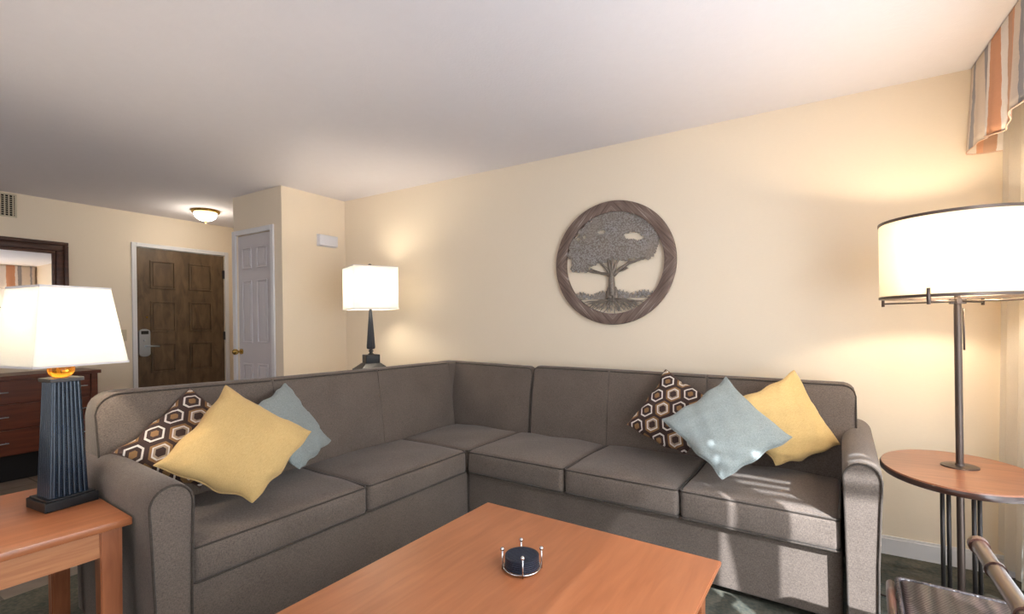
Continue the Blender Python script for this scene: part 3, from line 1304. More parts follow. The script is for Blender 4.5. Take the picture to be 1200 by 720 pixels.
sofa = thing('sectional_sofa', 'large L-shaped taupe fabric sectional sofa with rolled arms', 'sofa', (OX, OY, 0), A_S)
# base skirts
bm = soft_box(-.085, 1.832, .095, .76, .035, .312, r=.012, inner=12)
link('base', bm, MSOFA, sofa, True)
bm = soft_box(-.88, -.09, -1.455, .76, .035, .312, r=.012, inner=12)
link('base', bm, MSOFA, sofa, True)
link('corner_piping', T([(-.087, .093, .04), (-.087, .093, .31)], .004, n=6), MPIPE, sofa, True)
for (x, y) in ((-.16, .16), (1.76, .17), (1.76, .68), (.85, .17), (-.16, -1.38), (-.8, -1.38), (-.8, .68)):
    link('foot', B(x - .03, x + .03, y - .03, y + .03, 0, .05, bev=.004), MSOFADK, sofa)


def seat(x0, x1, y0, y1, side, z0=.315, z1=.452, crown=.022):
    rnd = random.Random(int((x0 + 5) * 1000 + (y0 + 5) * 77))
    ph = [rnd.uniform(0, 6) for _ in range(4)]

    def warp(w):
        k = .0035 * math.sin(w.x * 17 + ph[0]) * math.sin(w.y * 13 + ph[1])
        z = w.z
        zz = (z - z0) / (z1 - z0)
        z += k * max(0, zz)
        x, y = w.x, w.y
        # front boxing wrinkles
        wr = .003 * math.sin(zz * 4 + ph[2]) * math.sin((x + y) * 34 + ph[3])
        if side == 'y':
            y += wr * (1 if w.y < y0 + .03 else 0)
        else:
            x += wr * (1 if w.x > x1 - .03 else 0)
        return (x, y, z)
    puff = [0, 0, 0, 0, 0, crown]
    if side == 'y':
        puff[2] = .008
    elif side == 'x':
        puff[1] = .008
    c = link('seat_cushion', soft_box(x0, x1, y0, y1, z0, z1, r=.026, puff=puff, inner=14, warp=warp), MSOFA, sofa, True)
    for zz in (z1 - .006, z0 + .006):
        link('piping', T(rrect(x0 + .002, x1 - .002, y0 + .002, y1 - .002, zz, .022), .0042, n=6, closed=True), MPIPE, c, True)
    return c


seat(-.066, .600, .062, .665, 'y')
seat(.606, 1.205, .062, .665, 'y')
seat(1.211, 1.828, .062, .665, 'y')
seat(-.665, -.072, .075, .665, 'n')
seat(-.665, -.072, -.672, .069, 'x')
seat(-.665, -.072, -1.442, -.678, 'x')


# backrests: profile across, swept along
def backrest(axis, s0, s1, d, zt0, zt1, r_end=(0.0, 0.0), name='backrest', rear=.15, pipe=True, lean=1.0, front=None):
    """axis 'y': face toward -y at depth d, running along x s0..s1; axis 'x': face toward +x at depth d (negative u)"""
    bm = bmesh.new()
    prof = [(0.0, .40), (.005, .50), (.018, .62), (.032, .74), (.052, .84), (.062, .905), (.070, .922), (.085, .93), (.115, .93),
            (rear - .012, .925), (rear, .905), (rear, .5), (rear, .05), (.06, .05), (.02, .35)]
    ns = max(24, int(abs(s1 - s0) / .025))
    rings = []
    for i in range(ns + 1):
        t = i / ns
        # denser near the ends
        tt = .5 - .5 * math.cos(PI * t)
        tt = .8 * tt + .2 * t
        s = s0 + (s1 - s0) * tt
        zt = zt0 + (zt1 - zt0) * tt
        cut = 0.0
        e0, e1 = abs(s - s0), abs(s1 - s)
        for e, rad in ((e0, r_end[0]), (e1, r_end[1])):
            if rad > 0 and e < rad:
                cut = max(cut, rad - math.sqrt(max(0, rad * rad - (rad - e) ** 2)))
        ring = []
        for (a, z) in prof:
            zz = z
            if z > .5:
                zz = .5 + (z - .5) * (zt - cut - .5) / .43
            end = min(e0, e1)
            belly = -.010 * math.sin(min(1, end / .12) * PI / 2) * math.sin(max(0, min(1, (z - .4) / .5)) * PI) if a < .08 and z > .4 else 0
            off = (a + belly) * lean
            if axis == 'y':
                ring.append(bm.verts.new((s, d + off, zz)))
            else:
                ring.append(bm.verts.new((d - off, s, zz)))
        rings.append(ring)
    k = len(prof)
    for A, Bq in zip(rings, rings[1:]):
        for j in range(k):
            bm.faces.new((A[j], A[(j + 1) % k], Bq[(j + 1) % k], Bq[j]))
    bm.faces.new(rings[0][::-1])
    bm.faces.new(rings[-1])
    o = link(name, bm, MSOFA, sofa, True, .75)
    if pipe:
        # welt around the front panel edge
        pl = []
        j = 6
        for ring in rings:
            pl.append(None)
        P_ = []

        def co(i, j_, lift=.002):
            return PT[i][j_]
        PT = []
        for i in range(ns + 1):
            t = i / ns
            tt = .8 * (.5 - .5 * math.cos(PI * t)) + .2 * t
            s = s0 + (s1 - s0) * tt
            zt = zt0 + (zt1 - zt0) * tt
            cut = 0.0
            e0, e1 = abs(s - s0), abs(s1 - s)
            for e, rad in ((e0, r_end[0]), (e1, r_end[1])):
                if rad > 0 and e < rad:
                    cut = max(cut, rad - math.sqrt(max(0, rad * rad - (rad - e) ** 2)))
            z = .5 + (.918 - .5) * (zt - cut - .5) / .43
            a = .0655 * lean
            PT.append(Vector((s, d + a, z)) if axis == 'y' else Vector((d - a, s, z)))

        def endrun(s, ztop, up):
            L_ = []
            for (a, z) in [(.0, .45), (.005, .50), (.018, .62), (.032, .74), (.052, .84)]:
                a2 = a * lean - .001
                if z < ztop - .05:
                    L_.append(Vector((s, d + a2, z)) if axis == 'y' else Vector((d - a2, s, z)))
            return L_ if up else L_[::-1]
        path = PT[1:-1]
        if r_end[0] > 0:
            path = endrun(s0 + .001 * (1 if s1 > s0 else -1), PT[0].z, True) + [PT[0]] + path
        if r_end[1] > 0:
            path = path + [PT[-1]] + endrun(s1, PT[-1].z, False)
        link('piping', T(path, .004, n=6), MPIPE, o, True)
    return o


# right run behind the wall side
backrest('y', .034, .603, .632, .927, .925, (.030, 0))
backrest('y', .606, 1.200, .632, .925, .918)
backrest('y', 1.203, 1.895, .632, .918, .914, (0, .055))
# corner wing
backrest('y', -.72, .022, .628, .935, .92, (0, .04), rear=.135)
# left run
backrest('x', .60, -.09, -.635, .940, .945, (0, 0), rear=.20)
backrest('x', -.093, -.80, -.635, .945, .955, (0, 0), rear=.20)
backrest('x', -.803, -1.548, -.635, .955, .975, (0, .085), rear=.20)
link('corner_post', soft_box(-.845, -.70, .60, .765, .05, .935, r=.02, inner=6), MSOFA, sofa, True)


# rolled arms
def arm_profile(w_in, w_out, ztop, n=14):
    """closed profile (across, z): across runs from inner face to outer face"""
    c = (w_in + w_out) / 2
    rr_ = abs(w_out - w_in) / 2
    sg = 1 if w_out > w_in else -1
    pts = [(w_in + sg * .010, .04), (w_in + sg * .008, .30), (w_in + sg * .004, .50)]
    for i in range(n + 1):
        a = PI - PI * i / n
        pts.append((c + sg * rr_ * math.cos(a), ztop - rr_ + rr_ * math.sin(a)))
    pts += [(w_out - sg * .006, .50), (w_out - sg * .014, .30), (w_out - sg * .018, .04)]
    return pts


def arm(axis, w_in, w_out, front, back, ztop):
    prof = arm_profile(w_in, w_out, ztop)
    bm = bmesh.new()
    c = sum(p[0] for p in prof) / len(prof)
    N = 22
    rings = []
    sgn = 1 if back > front else -1
    for i in range(N + 1):
        t = i / N
        d = front + (back - front) * t
        e = min(1, abs(d - front) / .02)
        sc = .94 + .06 * math.sin(e * PI / 2)
        ring = []
        for (a, z) in prof:
            a2 = c + (a - c) * sc
            z2 = z if z < .45 else .45 + (z - .45) * (.975 + .025 * math.sin(e * PI / 2)) + .016 * t
            ring.append(bm.verts.new((a2, d, z2) if axis == 'y' else (d, a2, z2)))
        rings.append(ring)
    k = len(prof)
    for A, Bq in zip(rings, rings[1:]):
        for j in range(k):
            bm.faces.new((A[j], A[(j + 1) % k], Bq[(j + 1) % k], Bq[j]))
    bm.faces.new(rings[0][::-1])
    bm.faces.new(rings[-1])
    o = link('armrest', bm, MSOFA, sofa, True, .9)
    pipe = []
    for (a, z) in prof:
        a2 = c + (a - c) * .935
        z2 = z if z < .45 else .45 + (z - .45) * .972
        dd = front - sgn * .003
        pipe.append((a2, dd, z2) if axis == 'y' else (dd, a2, z2))
    link('piping', T(pipe, .0045, n=6), MPIPE, o, True)
    return o


arm('y', 1.835, 1.962, .045, .90, .690)
arm('x', -1.447, -1.585, -.045, -.88, .708)


# ------------------------------------------------------------------ cushions
def pillow(name, label, mat, c, nrm, up, s, thick, seed, group=None, tex_rot=0.0, blunt=1.0):
    nrm = Vector(nrm).normalized()
    up = Vector(up)
    up = (up - nrm * up.dot(nrm)).normalized()
    xr = up.cross(nrm).normalized()
    # square axes: diagonals point up / right
    ex = (xr + up).normalized()
    ey = (up - xr).normalized()
    R3 = Matrix((ex, ey, nrm)).transposed()
    bm = bmesh.new()
    lay = bm.loops.layers.uv.new('UVMap')
    N = 34
    h = s / 2
    rnd = random.Random(seed)
    ph = [rnd.uniform(0, 6.28) for _ in range(10)]

    def pt(i, j, side):
        # denser toward the edges
        a = math.sin((i / N * 2 - 1) * PI / 2)
        b = math.sin((j / N * 2 - 1) * PI / 2)
        pinch = .085
        x = h * a * (1 - pinch * (1 - b * b) ** 1.0 * abs(a) ** 2)
        y = h * b * (1 - pinch * (1 - a * a) ** 1.0 * abs(b) ** 2)
        th = ((1 - a * a) * (1 - b * b))
        z = thick / 2 * th ** .42 if th > 0 else 0
        edge = th ** .25 if th > 0 else 0
        # creases running in from the corners and edges
        ed = max(abs(a), abs(b))
        w = 0.0045 * math.sin(a * 9 + b * 5 + ph[0]) * math.sin(b * 11 - a * 4 + ph[1])
        w += 0.004 * math.sin((abs(a) - abs(b)) * 26 + ph[2]) * ed ** 3
        z += w * edge
        # edges wander a little
        x += .004 * math.sin(b * 8 + ph[3]) * abs(a) ** 4
        y += .004 * math.sin(a * 9 + ph[4]) * abs(b) ** 4
        tb = -(a + b) / 2
        if tb > .55:
            dn = (tb - .55) * .55 * h * blunt
            x += dn
            y += dn
        rim = .006 * ed ** 6 * math.sin((a - b) * 7 + ph[5])
        return Vector((x, y, side * z + rim)), (x, y)

    grid = {}
    for side in (1, -1):
        for i in range(N + 1):
            for j in range(N + 1):
                border = i in (0, N) or j in (0, N)
                key = (i, j, 0 if border else side)
                if key not in grid:
                    p, t = pt(i, j, side)
                    grid[key] = (bm.verts.new(p), t)
        for i in range(N):
            for j in range(N):
                q = []
                for (a, b) in ((i, j), (i + 1, j), (i + 1, j + 1), (i, j + 1)):
                    border = a in (0, N) or b in (0, N)
                    q.append(grid[(a, b, 0 if border else side)])
                f = bm.faces.new([v for v, _ in q])
                for lp, (v, t) in zip(f.loops, q):
                    ct, st = math.cos(tex_rot), math.sin(tex_rot)
                    lp[lay].uv = (t[0] * ct - t[1] * st, t[0] * st + t[1] * ct)
    # seam welt and corner knots are part of the same cover
    root = thing(name, label, 'cushion', c, 0, group)
    root.rotation_mode = 'QUATERNION'
    root.rotation_quaternion = R3.to_quaternion()
    link('cover', bm, mat, root, True)
    edge = []
    for (i0, j0, di, dj) in ((0, 0, 1, 0), (N, 0, 0, 1), (N, N, -1, 0), (0, N, 0, -1)):
        for k in range(N):
            edge.append(pt(i0 + di * k, j0 + dj * k, 1)[0])
    link('seam', T(edge, .0032, n=6, closed=True), MHEXSEAM if mat is MHEX else mat, root, True)
    return root


G = 'throw cushions on the sofa'
pillow('throw_pillow', 'brown and white hexagon print cushion behind the yellow one at the left arm', MHEX,
       (-2.312, 1.090, .724), (.77, -.22, .60), (-.566, .187, .803), .398, .10, 1, G, .0)
pillow('throw_pillow', 'yellow cushion at the left end of the sofa, in front of a hexagon print one', MYEL,
       (-2.055, 1.148, .722), (.79, -.26, .56), (-.548, .106, .83), .425, .15, 2, G, 0, .8)
pillow('throw_pillow', 'blue-grey cushion half hidden behind the yellow one near the left arm', MBLU,
       (-2.262, 1.53, .712), (.76, .38, .52), (-.638, .289, .714), .415, .10, 3, G, 0, .6)
pillow('throw_pillow', 'brown and white hexagon print cushion on the long run under the tree art', MHEX,
       (-.595, 2.745, .705), (.01, -.88, .47), (-.289, .445, .847), .40, .12, 4, G, .0)
pillow('throw_pillow', 'blue-grey cushion lying in front of a hexagon print one, toward the right arm', MBLU,
       (-.312, 2.48, .716), (.20, -.76, .62), (-.051, .633, .773), .405, .095, 5, G, 0, .5)
pillow('throw_pillow', 'yellow cushion leaning on the backrest next to the right arm', MYEL,
       (-.068, 2.708, .724), (.54, -.79, .31), (.167, .455, .875), .40, .088, 6, G)

# ------------------------------------------------------------------ coffee table
ct = thing('coffee_table', 'low square-edged orange cherry coffee table in front of the sectional', 'coffee table', W(.50, -1.70), A_S)
CW, CL, CZ = .995, 1.235, .42
bm = bmesh.new()
# slab with an undercut edge
A0 = [(0, 0), (CW, 0), (CW, CL), (0, CL)]
ins = .018
lo = [(ins, ins), (CW - ins, ins), (CW - ins, CL - ins), (ins, CL - ins)]
v1 = [bm.verts.new((x, y, CZ)) for x, y in A0]
v2 = [bm.verts.new((x, y, CZ - .012)) for x, y in A0]
v3 = [bm.verts.new((x, y, CZ - .034)) for x, y in lo]
bm.faces.new(v1)
bm.faces.new(v3[::-1])
for a, b in ((v1, v2), (v2, v3)):
    for i in range(4):
        bm.faces.new((a[i], b[i], b[(i + 1) % 4], a[(i + 1) % 4]))
bmesh.ops.bevel(bm, geom=[e for e in bm.edges if all(v.co.z > CZ - .001 for v in e.verts)], offset=.003, segments=2, affect='EDGES')
link('tabletop', bm, MORANGE, ct, True, .5)
bm = bmesh.new()
box(bm, .06, .085, .10, CL - .10, CZ - .10, CZ - .034); box(bm, CW - .085, CW - .06, .10, CL - .10, CZ - .10, CZ - .034)
box(bm, .10, CW - .10, .06, .085, CZ - .10, CZ - .034); box(bm, .10, CW - .10, CL - .085, CL - .06, CZ - .10, CZ - .034)
link('apron', bm, MORANGE_X, ct)


def taper_leg(x, y, w0, w1, z0, z1, sx=0, sy=0):
    bm = bmesh.new()
    top = [bm.verts.new((x + a * w1, y + b * w1, z1)) for a, b in ((-1, -1), (1, -1), (1, 1), (-1, 1))]
    bot = [bm.verts.new((x + sx + a * w0, y + sy + b * w0, z0)) for a, b in ((-1, -1), (1, -1), (1, 1), (-1, 1))]
    bm.faces.new(top)
    bm.faces.new(bot[::-1])
    for i in range(4):
        bm.faces.new((bot[i], bot[(i + 1) % 4], top[(i + 1) % 4], top[i]))
    bmesh.ops.bevel(bm, geom=bm.edges[:], offset=.003, segments=2, affect='EDGES')
    return bm


for (x, y) in ((.075, .075), (CW - .075, .075), (CW - .075, CL - .075), (.075, CL - .075)):
    link('leg', taper_leg(x, y, .026, .034, 0, CZ - .034), MORANGE_Z, ct, True, .5)

# coasters in a wire holder
hc = W(.955, -.872)
HX, HY = hc.x, hc.y
hold = thing('coaster_holder', 'chrome wire coaster caddy with four ball-topped posts on the coffee table', 'coaster holder', (HX, HY, CZ), math.radians(32))
bm = bmesh.new()
ringp = [(.0615 * math.cos(2 * PI * i / 40), .0615 * math.sin(2 * PI * i / 40), .008) for i in range(40)]
tube(bm, ringp, .0028, n=8, closed=True)
tube(bm, [(-.060, 0, .006), (.060, 0, .006)], .0024, n=8)
tube(bm, [(0, -.060, .006), (0, .060, .006)], .0024, n=8)
link('base_ring', bm, MCHROME, hold, True)
for k in range(4):
    a = PI / 2 * k
    bm = bmesh.new()
    x, y = .065 * math.cos(a), .065 * math.sin(a)
    tube(bm, [(x, y, .0), (x, y, .062)], .0024, n=8)
    post = link('post', bm, MCHROME, hold, True)
    bm = bmesh.new()
    sphere(bm, (x, y, .066), .007)
    link('ball_finial', bm, MCHROME, post, True)
CG = 'stacked black coasters'
for k in range(6):
    bm = LA([(.0, .0), (.0545, .0), (.0568, .0012), (.0568, .0048), (.0545, .006), (.050, .006), (.050, .0048), (.0, .0048)], n=48, cap=False)
    bmesh.ops.remove_doubles(bm, verts=bm.verts[:], dist=1e-5)
    lift = .0095
    if k == 5:
        for q in range(-6, 7):
            w_ = math.sqrt(max(0, .049 ** 2 - (q * .0072) ** 2))
            box(bm, -w_, w_, q * .0072 - .0020, q * .0072 + .0020, .0046, .0066)
    o = link('coaster', bm, MCOAST, None, True, .6)
    o.location = (HX, HY, CZ + lift + k * .0064)
    o.rotation_euler = (0, 0, .9)
    if k == 5:
        tag(o, 'ribbed round black coaster, topmost of the stack in the chrome caddy', 'coaster', CG)
    elif k == 0:
        tag(o, 'round black coaster, lowest of the stack in the chrome caddy', 'coaster', CG)
    else:
        tag(o, 'round black coaster in the chrome caddy, %s of the stack of six' % ('second from the bottom', 'third from the bottom', 'third from the top', 'second from the top')[k - 1], 'coaster', CG)

# ------------------------------------------------------------------ end table, left
EZ = .595
et = thing('end_table', 'orange cherry end table against the left sofa arm, under the fluted lamp', 'end table', W(-.86, -2.25), A_S)
EW, EL = .70, .66      # u -.86..-.16, v -2.25..-1.59
bm = bmesh.new()
box(bm, 0, EW, 0, EL, EZ - .026, EZ, bev=.004)
link('tabletop', bm, MORANGE, et, True, .5)
bm = bmesh.new()
box(bm, EW - .050, EW - .028, .05, EL - .06, EZ - .115, EZ - .026)
box(bm, .028, .050, .05, EL - .06, EZ - .115, EZ - .026)
box(bm, .06, EW - .06, .03, .05, EZ - .115, EZ - .026)
box(bm, .06, EW - .06, EL - .05, EL - .03, EZ - .115, EZ - .026)
link('apron', bm, MORANGE_X, et)
for (x, y) in ((.05, .05), (EW - .052, .05), (EW - .052, EL - .052), (.05, EL - .052)):
    link('leg', taper_leg(x, y, .027, .030, 0, EZ - .026), MORANGE_Z, et, True, .5)


# ------------------------------------------------------------------ fluted table lamp
def square_shade(h0, h1, z0, z1, mat):
    """open square pyramid shade, sides slightly thick"""
    bm = bmesh.new()
    n = 8
    rows = 8
    t = .003
    for inner in (0, 1):
        R_ = []
        for j in range(rows + 1):
            z = z0 + (z1 - z0) * j / rows
            h = h0 + (h1 - h0) * j / rows - inner * t
            ring = []
            for (a, b) in ((1, -1), (1, 1), (-1, 1), (-1, -1)):
                na, nb = {(1, -1): (1, 1), (1, 1): (-1, 1), (-1, 1): (-1, -1), (-1, -1): (1, -1)}[(a, b)]
                for k in range(n):
                    s = k / n
                    ring.append(bm.verts.new((h * (a + (na - a) * s), h * (b + (nb - b) * s), z)))
            R_.append(ring)
        L_ = len(R_[0])
        for A, Bq in zip(R_, R_[1:]):
            for i in range(L_):
                q = (A[i], A[(i + 1) % L_], Bq[(i + 1) % L_], Bq[i])
                bm.faces.new(q if not inner else q[::-1])
        if inner == 0:
            outer = R_
        else:
            for row in (0, -1):
                for i in range(L_):
                    bm.faces.new((outer[row][i], outer[row][(i + 1) % L_], R_[row][(i + 1) % L_], R_[row][i]))
    return bm


tl = thing('table_lamp', 'lit table lamp with fluted blue-black obelisk column and square white shade on the end table', 'table lamp',
           W(-.537, -1.685, EZ), A_S + math.radians(8))
bm = bmesh.new()
box(bm, -.077, .077, -.077, .077, .0, .034, bev=.003)
box(bm, -.070, .070, -.070, .070, .034, .040, bev=.002)
link('lamp_base', bm, MBLACK, tl)
H0, H1, ZB, ZT = .056, .043, .040, .452
bm = bmesh.new()
# tapering core, ribs on all four faces
for s_ in (0,):
    top = [bm.verts.new((a * (H1 - .005), b * (H1 - .005), ZT)) for a, b in ((-1, -1), (1, -1), (1, 1), (-1, 1))]
    bot = [bm.verts.new((a * (H0 - .005), b * (H0 - .005), ZB)) for a, b in ((-1, -1), (1, -1), (1, 1), (-1, 1))]
    bm.faces.new(top); bm.faces.new(bot[::-1])
    for i in range(4):
        bm.faces.new((bot[i], bot[(i + 1) % 4], top[(i + 1) % 4], top[i]))
NR = 7
for ax in range(4):
    rot = Matrix.Rotation(ax * PI / 2, 3, 'Z')
    for k in range(NR):
        f_ = -1 + (2 * k + 1) / NR
        p0 = rot @ Vector((H0 - .005, f_ * (H0 - .004), ZB))
        p1 = rot @ Vector((H1 - .005, f_ * (H1 - .004), ZT))
        r_ = H0 / NR * .80
        tube(bm, [p0, p0.lerp(p1, .5), p1], r_, n=10, taper=[r_, r_ * .91, r_ * .82])
link('fluted_column', bm, MBLACKFL, tl, True, .8)
bm = bmesh.new()
box(bm, -.049, .049, -.049, .049, .452, .466, bev=.002)
link('column_cap', bm, MDARKMET, tl)
bm = LA([(.012, .466), (.026, .470), (.036, .482), (.040, .496), (.036, .512), (.024, .524), (.012, .530)], n=28)
link('glass_globe', bm, MAMBER, tl, True)
link('stem', T([(0, 0, .526), (0, 0, .60)], .006), MBRASS, tl, True)
sh = link('lamp_shade', square_shade(.143, .106, .512, .798, MSHADE), MSHADE, tl, True, .6)
sh.rotation_euler = (0, 0, math.radians(5))
for (hh, z) in ((.1445, .512), (.1075, .790)):
    bm = bmesh.new()
    for ax in range(4):
        a = ax * PI / 2
        m4 = Matrix.Rotation(a, 4, 'Z')
        box(bm, hh - .002, hh, -hh, hh, z, z + .008, mat4=m4)
    link('hem', bm, MSEAM, sh)
bm = bmesh.new()
tube(bm, [(-.105, 0, .785), (.105, 0, .785)], .002, n=6)
tube(bm, [(0, -.105, .785), (0, .105, .785)], .002, n=6)
for s_ in (-1, 1):
    tube(bm, [(0, 0, .575), (0, s_ * .05, .62), (0, s_ * .05, .72), (0, 0, .785)], .0018, n=6)
link('harp', bm, MBRASS, tl, True)
bm = bmesh.new()
sphere(bm, (0, 0, .655), .03)
link('bulb', bm, MBULB, tl, True)
lp = W(-.537, -1.685, EZ)
bulb_light('table_lamp_glow', (lp.x, lp.y, EZ + .71), 14, (1, .87, .68), .03)

# ------------------------------------------------------------------ corner lamp on a hidden table
LX, LY, LZ = -2.972, 2.72, .868
tb = thing('corner_table', 'small dark round table hidden behind the sofa corner, carrying the obelisk lamp', 'side table', (LX, LY, 0))
link('tabletop', LA([(.15, LZ - .022), (.162, LZ - .018), (.162, LZ - .004), (.155, LZ)], n=36), MDRESS, tb, True, .5)
link('pedestal', LA([(.03, .03), (.022, .1), (.022, LZ - .05), (.05, LZ - .022)], n=20), MDRESS, tb, True)
link('foot_disc', LA([(.16, 0), (.16, .015), (.05, .035)], n=36), MDRESS, tb, True, .6)
ob = thing('obelisk_lamp', 'lit lamp with slender black obelisk stem and drum-sided white shade in the far corner', 'table lamp', (LX, LY, LZ), math.radians(-26))
bm = bmesh.new()


def frustum(bm, h0, h1, z0, z1):
    top = [bm.verts.new((a * h1, b * h1, z1)) for a, b in ((-1, -1), (1, -1), (1, 1), (-1, 1))]
    bot = [bm.verts.new((a * h0, b * h0, z0)) for a, b in ((-1, -1), (1, -1), (1, 1), (-1, 1))]
    bm.faces.new(top); bm.faces.new(bot[::-1])
    for i in range(4):
        bm.faces.new((bot[i], bot[(i + 1) % 4], top[(i + 1) % 4], top[i]))


frustum(bm, .122, .118, 0, .014)
frustum(bm, .114, .060, .014, .060)
link('stepped_foot', bm, MBLACK, ob)
bm = bmesh.new()
box(bm, -.056, .056, -.056, .056, .060, .128, bev=.003)
link('plinth', bm, MBLACK, ob)
link('neck', LA([(.030, .128), (.018, .136), (.012, .146), (.022, .156), (.012, .166), (.020, .176)], n=20), MBLACK, ob, True)
link('obelisk_stem', LA([(.010, .166), (.034, .176), (.036, .19), (.008, .535)], n=8), plain('obelisk_lacquer', srgb(46, 48, 54), .35), ob)


def rounded_shade(w, d, r, z0, z1, bow=.012):
    bm = bmesh.new()
    loop = []
    base = rrect(-w, w, -d, d, 0, r, 6)
    for p in base:
        loop.append(p)
    for inner in (0, 1):
        k = 1 - inner * .015
        R_ = []
        for j in range(7):
            z = z0 + (z1 - z0) * j / 6
            R_.append([bm.verts.new((p.x * k * (1 + .0), p.y * k, z)) for p in loop])
        L_ = len(loop)
        for A, Bq in zip(R_, R_[1:]):
            for i in range(L_):
                q = (A[i], A[(i + 1) % L_], Bq[(i + 1) % L_], Bq[i])
                bm.faces.new(q if not inner else q[::-1])
        if inner == 0:
            outer = R_
        else:
            for row in (0, -1):
                for i in range(L_):
                    bm.faces.new((outer[row][i], outer[row][(i + 1) % L_], R_[row][(i + 1) % L_], R_[row][i]))
    return bm


sh = link('lamp_shade', rounded_shade(  .178, .178, .02, .490, .830), MSHADE, ob, True, .6)
for z in (.490, .822):
    bm = bmesh.new()
    tube(bm, [p + Vector((0, 0, z + .004)) for p in rrect(-.179, .179, -.179, .179, 0, .02, 6)], .004, n=6, closed=True)
    link('hem', bm, MSEAM, sh, True)
bm = bmesh.new()
tube(bm, [(-.176, 0, .82), (.176, 0, .82)], .002, n=6)
tube(bm, [(0, -.176, .82), (0, .176, .82)], .002, n=6)
tube(bm, [(0, 0, .53), (0, .04, .60), (0, .04, .74), (0, 0, .82)], .002, n=6)
tube(bm, [(0, 0, .53), (0, -.04, .60), (0, -.04, .74), (0, 0, .82)], .002, n=6)
link('harp', bm, MBRASS, ob, True)
link('finial', LA([(.003, .82), (.003, .842), (.014, .846), (.014, .856), (.004, .862)], n=14), MDARKMET, ob, True, .6)
bm = bmesh.new()
sphere(bm, (0, 0, .66), .03)
link('bulb', bm, MBULB, ob, True)
bulb_light('obelisk_lamp_glow', (LX, LY, LZ + .66), 14, (1, .88, .70), .085)

# ------------------------------------------------------------------ lamp table on the right
PXr, PYr, TZ = .553, 2.60, .626
lt = thing('floor_lamp_table', 'bronze floor lamp with big drum shade rising through an oval cherry tabletop', 'floor lamp', (PXr, PYr, 0))
tcx, tcy = .537 - PXr, 2.552 - PYr
bm = LA([(.93, TZ - .030), (.985, TZ - .026), (1.0, TZ - .016), (.995, TZ - .004), (.985, TZ)], cx=tcx, cy=tcy, n=72, sx=.247, sy=.312)
top = link('tabletop', bm, MTABR, lt, True, .7)
bm = bmesh.new()
lathe(bm, [(.990, TZ - .027), (1.003, TZ - .024), (1.006, TZ - .012), (.999, TZ - .005)], cx=tcx, cy=tcy, n=72, sx=.247, sy=.312, cap=False)
link('edge_band', bm, MTABEDGE, top, True)
link('pole', LA([(.0125, .02), (.0125, 1.27), (.010, 1.33)], n=20), MBRONZE, lt, True, .8)
link('pole_collar', LA([(.060, TZ), (.060, TZ + .003), (.056, TZ + .005), (.016, TZ + .006), (.0145, TZ + .012)], n=40), MBRONZE, lt, True, .6)
link('foot_disc', LA([(.15, 0), (.15, .012), (.02, .022)], n=40), MDARKMET, lt, True, .6)
for (dx, dy) in ((-.058, -.012), (-.036, .0), (.038, -.012), (.058, .0)):
    link('leg', T([(dx, dy, .015), (dx, dy, TZ - .028)], .0075, n=12), MDARKMET, lt, True)
RS, S0, S1 = .252, 1.318, 1.632
bm = bmesh.new()
lathe(bm, [(RS, S0), (RS, (S0 + S1) / 2), (RS, S1)], n=80, cap=False)
lathe(bm, [(RS - .003, S0), (RS - .003, (S0 + S1) / 2), (RS - .003, S1)], n=80, cap=False)
sh = link('lamp_shade', bm, MSHADEB, lt, True)
for z in (S0, S1):
    bm = bmesh.new()
    lathe(bm, [(RS + .001, z - .005), (RS + .003, z - .004), (RS + .003, z + .006), (RS + .001, z + .007), (RS - .005, z + .007), (RS - .005, z - .005), (RS + .001, z - .005)], n=80, cap=False)
    link('rim_band', bm, MBRONZE, sh, True, .6)
for ph in (240, 150, 60, 330):
    a = math.radians(ph)
    e = Vector(((RS + .008) * math.cos(a), (RS + .008) * math.sin(a), 0))
    bm = bmesh.new()
    tube(bm, [(0, 0, 1.298), (e.x, e.y, 1.298)], .0035, n=8)
    tube(bm, [(e.x, e.y, 1.285), (e.x, e.y, 1.348)], .006, n=10)
    link('shade_arm', bm, MBRONZE, lt, True)
bm = bmesh.new()
box(bm, -.026, .026, -.010, .010, 1.288, 1.312, bev=.003)
box(bm, -.010, .010, -.026, .026, 1.288, 1.312, bev=.003)
link('hub', bm, MBRONZE, lt)
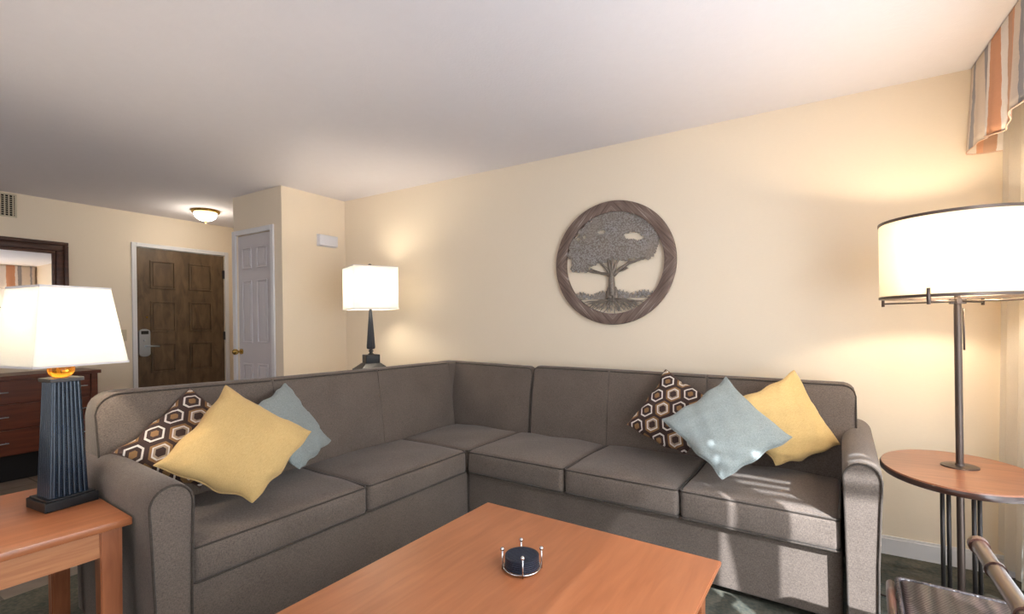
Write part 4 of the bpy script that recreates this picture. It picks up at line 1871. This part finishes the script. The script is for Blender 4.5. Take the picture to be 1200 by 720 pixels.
link('switch_rod', T([(.020, .006, 1.10), (.019, .006, 1.27)], .0035, n=8), MBRONZE, lt, True)
bm = bmesh.new()
sphere(bm, (0, 0, 1.42), .03)
link('bulb', bm, MBULB, lt, True)
bulb_light('drum_lamp_glow', (PXr + .055, PYr, 1.46), 15, (1, .82, .58), .035)
pts = []
for i in range(22):
    t = i / 21
    pts.append((.085 - .36 * t ** 1.3, .09 - .03 * t - .06 * math.sin(t * PI), .006 + .12 * (1 - t) ** 3))
link('power_cord', T(pts, .0045, n=8), MCORD, lt, True)

# ------------------------------------------------------------------ wicker seat, bottom right
wk = thing('wicker_chair', 'dark woven wicker seat with brown cane rails at the bottom right', 'chair', (.20, 1.36, 0), math.radians(-5))
bm = soft_box(.015, .52, -.34, .60, .36, .40, r=.018, inner=12)
link('woven_seat', bm, MWICK, wk, True)
link('braided_rim', T(rrect(.008, .527, -.347, .607, .392, .02), .007, n=8, closed=True), plain('dark_wicker_braid', srgb(40, 33, 36), .4, bump=.8, bscale=120), wk, True)
link('side_rail', T([(-.012, -.34, .385), (-.012, .50, .385), (-.008, .60, .372)], .012, n=12), MPOLE, wk, True)
bm = bmesh.new()
NE, FE = Vector((.163, -.30, .70)), Vector((.156, .285, .66))
tube(bm, [NE, NE.lerp(FE, .5), FE], .0165, n=16)
for t in (.70, .30):
    p = NE.lerp(FE, t)
    tube(bm, [p, p + Vector((0, .012, -.001))], .020, n=18)
tube(bm, [FE - Vector((0, .008, 0)), FE + Vector((0, .012, 0))], .021, n=18)
link('cane_arm', bm, MPOLE, wk, True, .6)
link('arm_post', T([(.162, -.16, .39), (.162, -.16, .69)], .012, n=10), MPOLE, wk, True)
link('sun_block_panel', soft_box(.47, .51, -.34, .24, .40, .80, r=.018, inner=10), MWICK, wk, True)  # unseen woven panel added to keep the sun off the seat
for (x, y) in ((.03, -.31), (.50, -.31), (.50, .57), (.03, .57)):
    link('leg', T([(x, y, 0), (x, y, .372)], .016, n=12), MPOLE, wk, True)
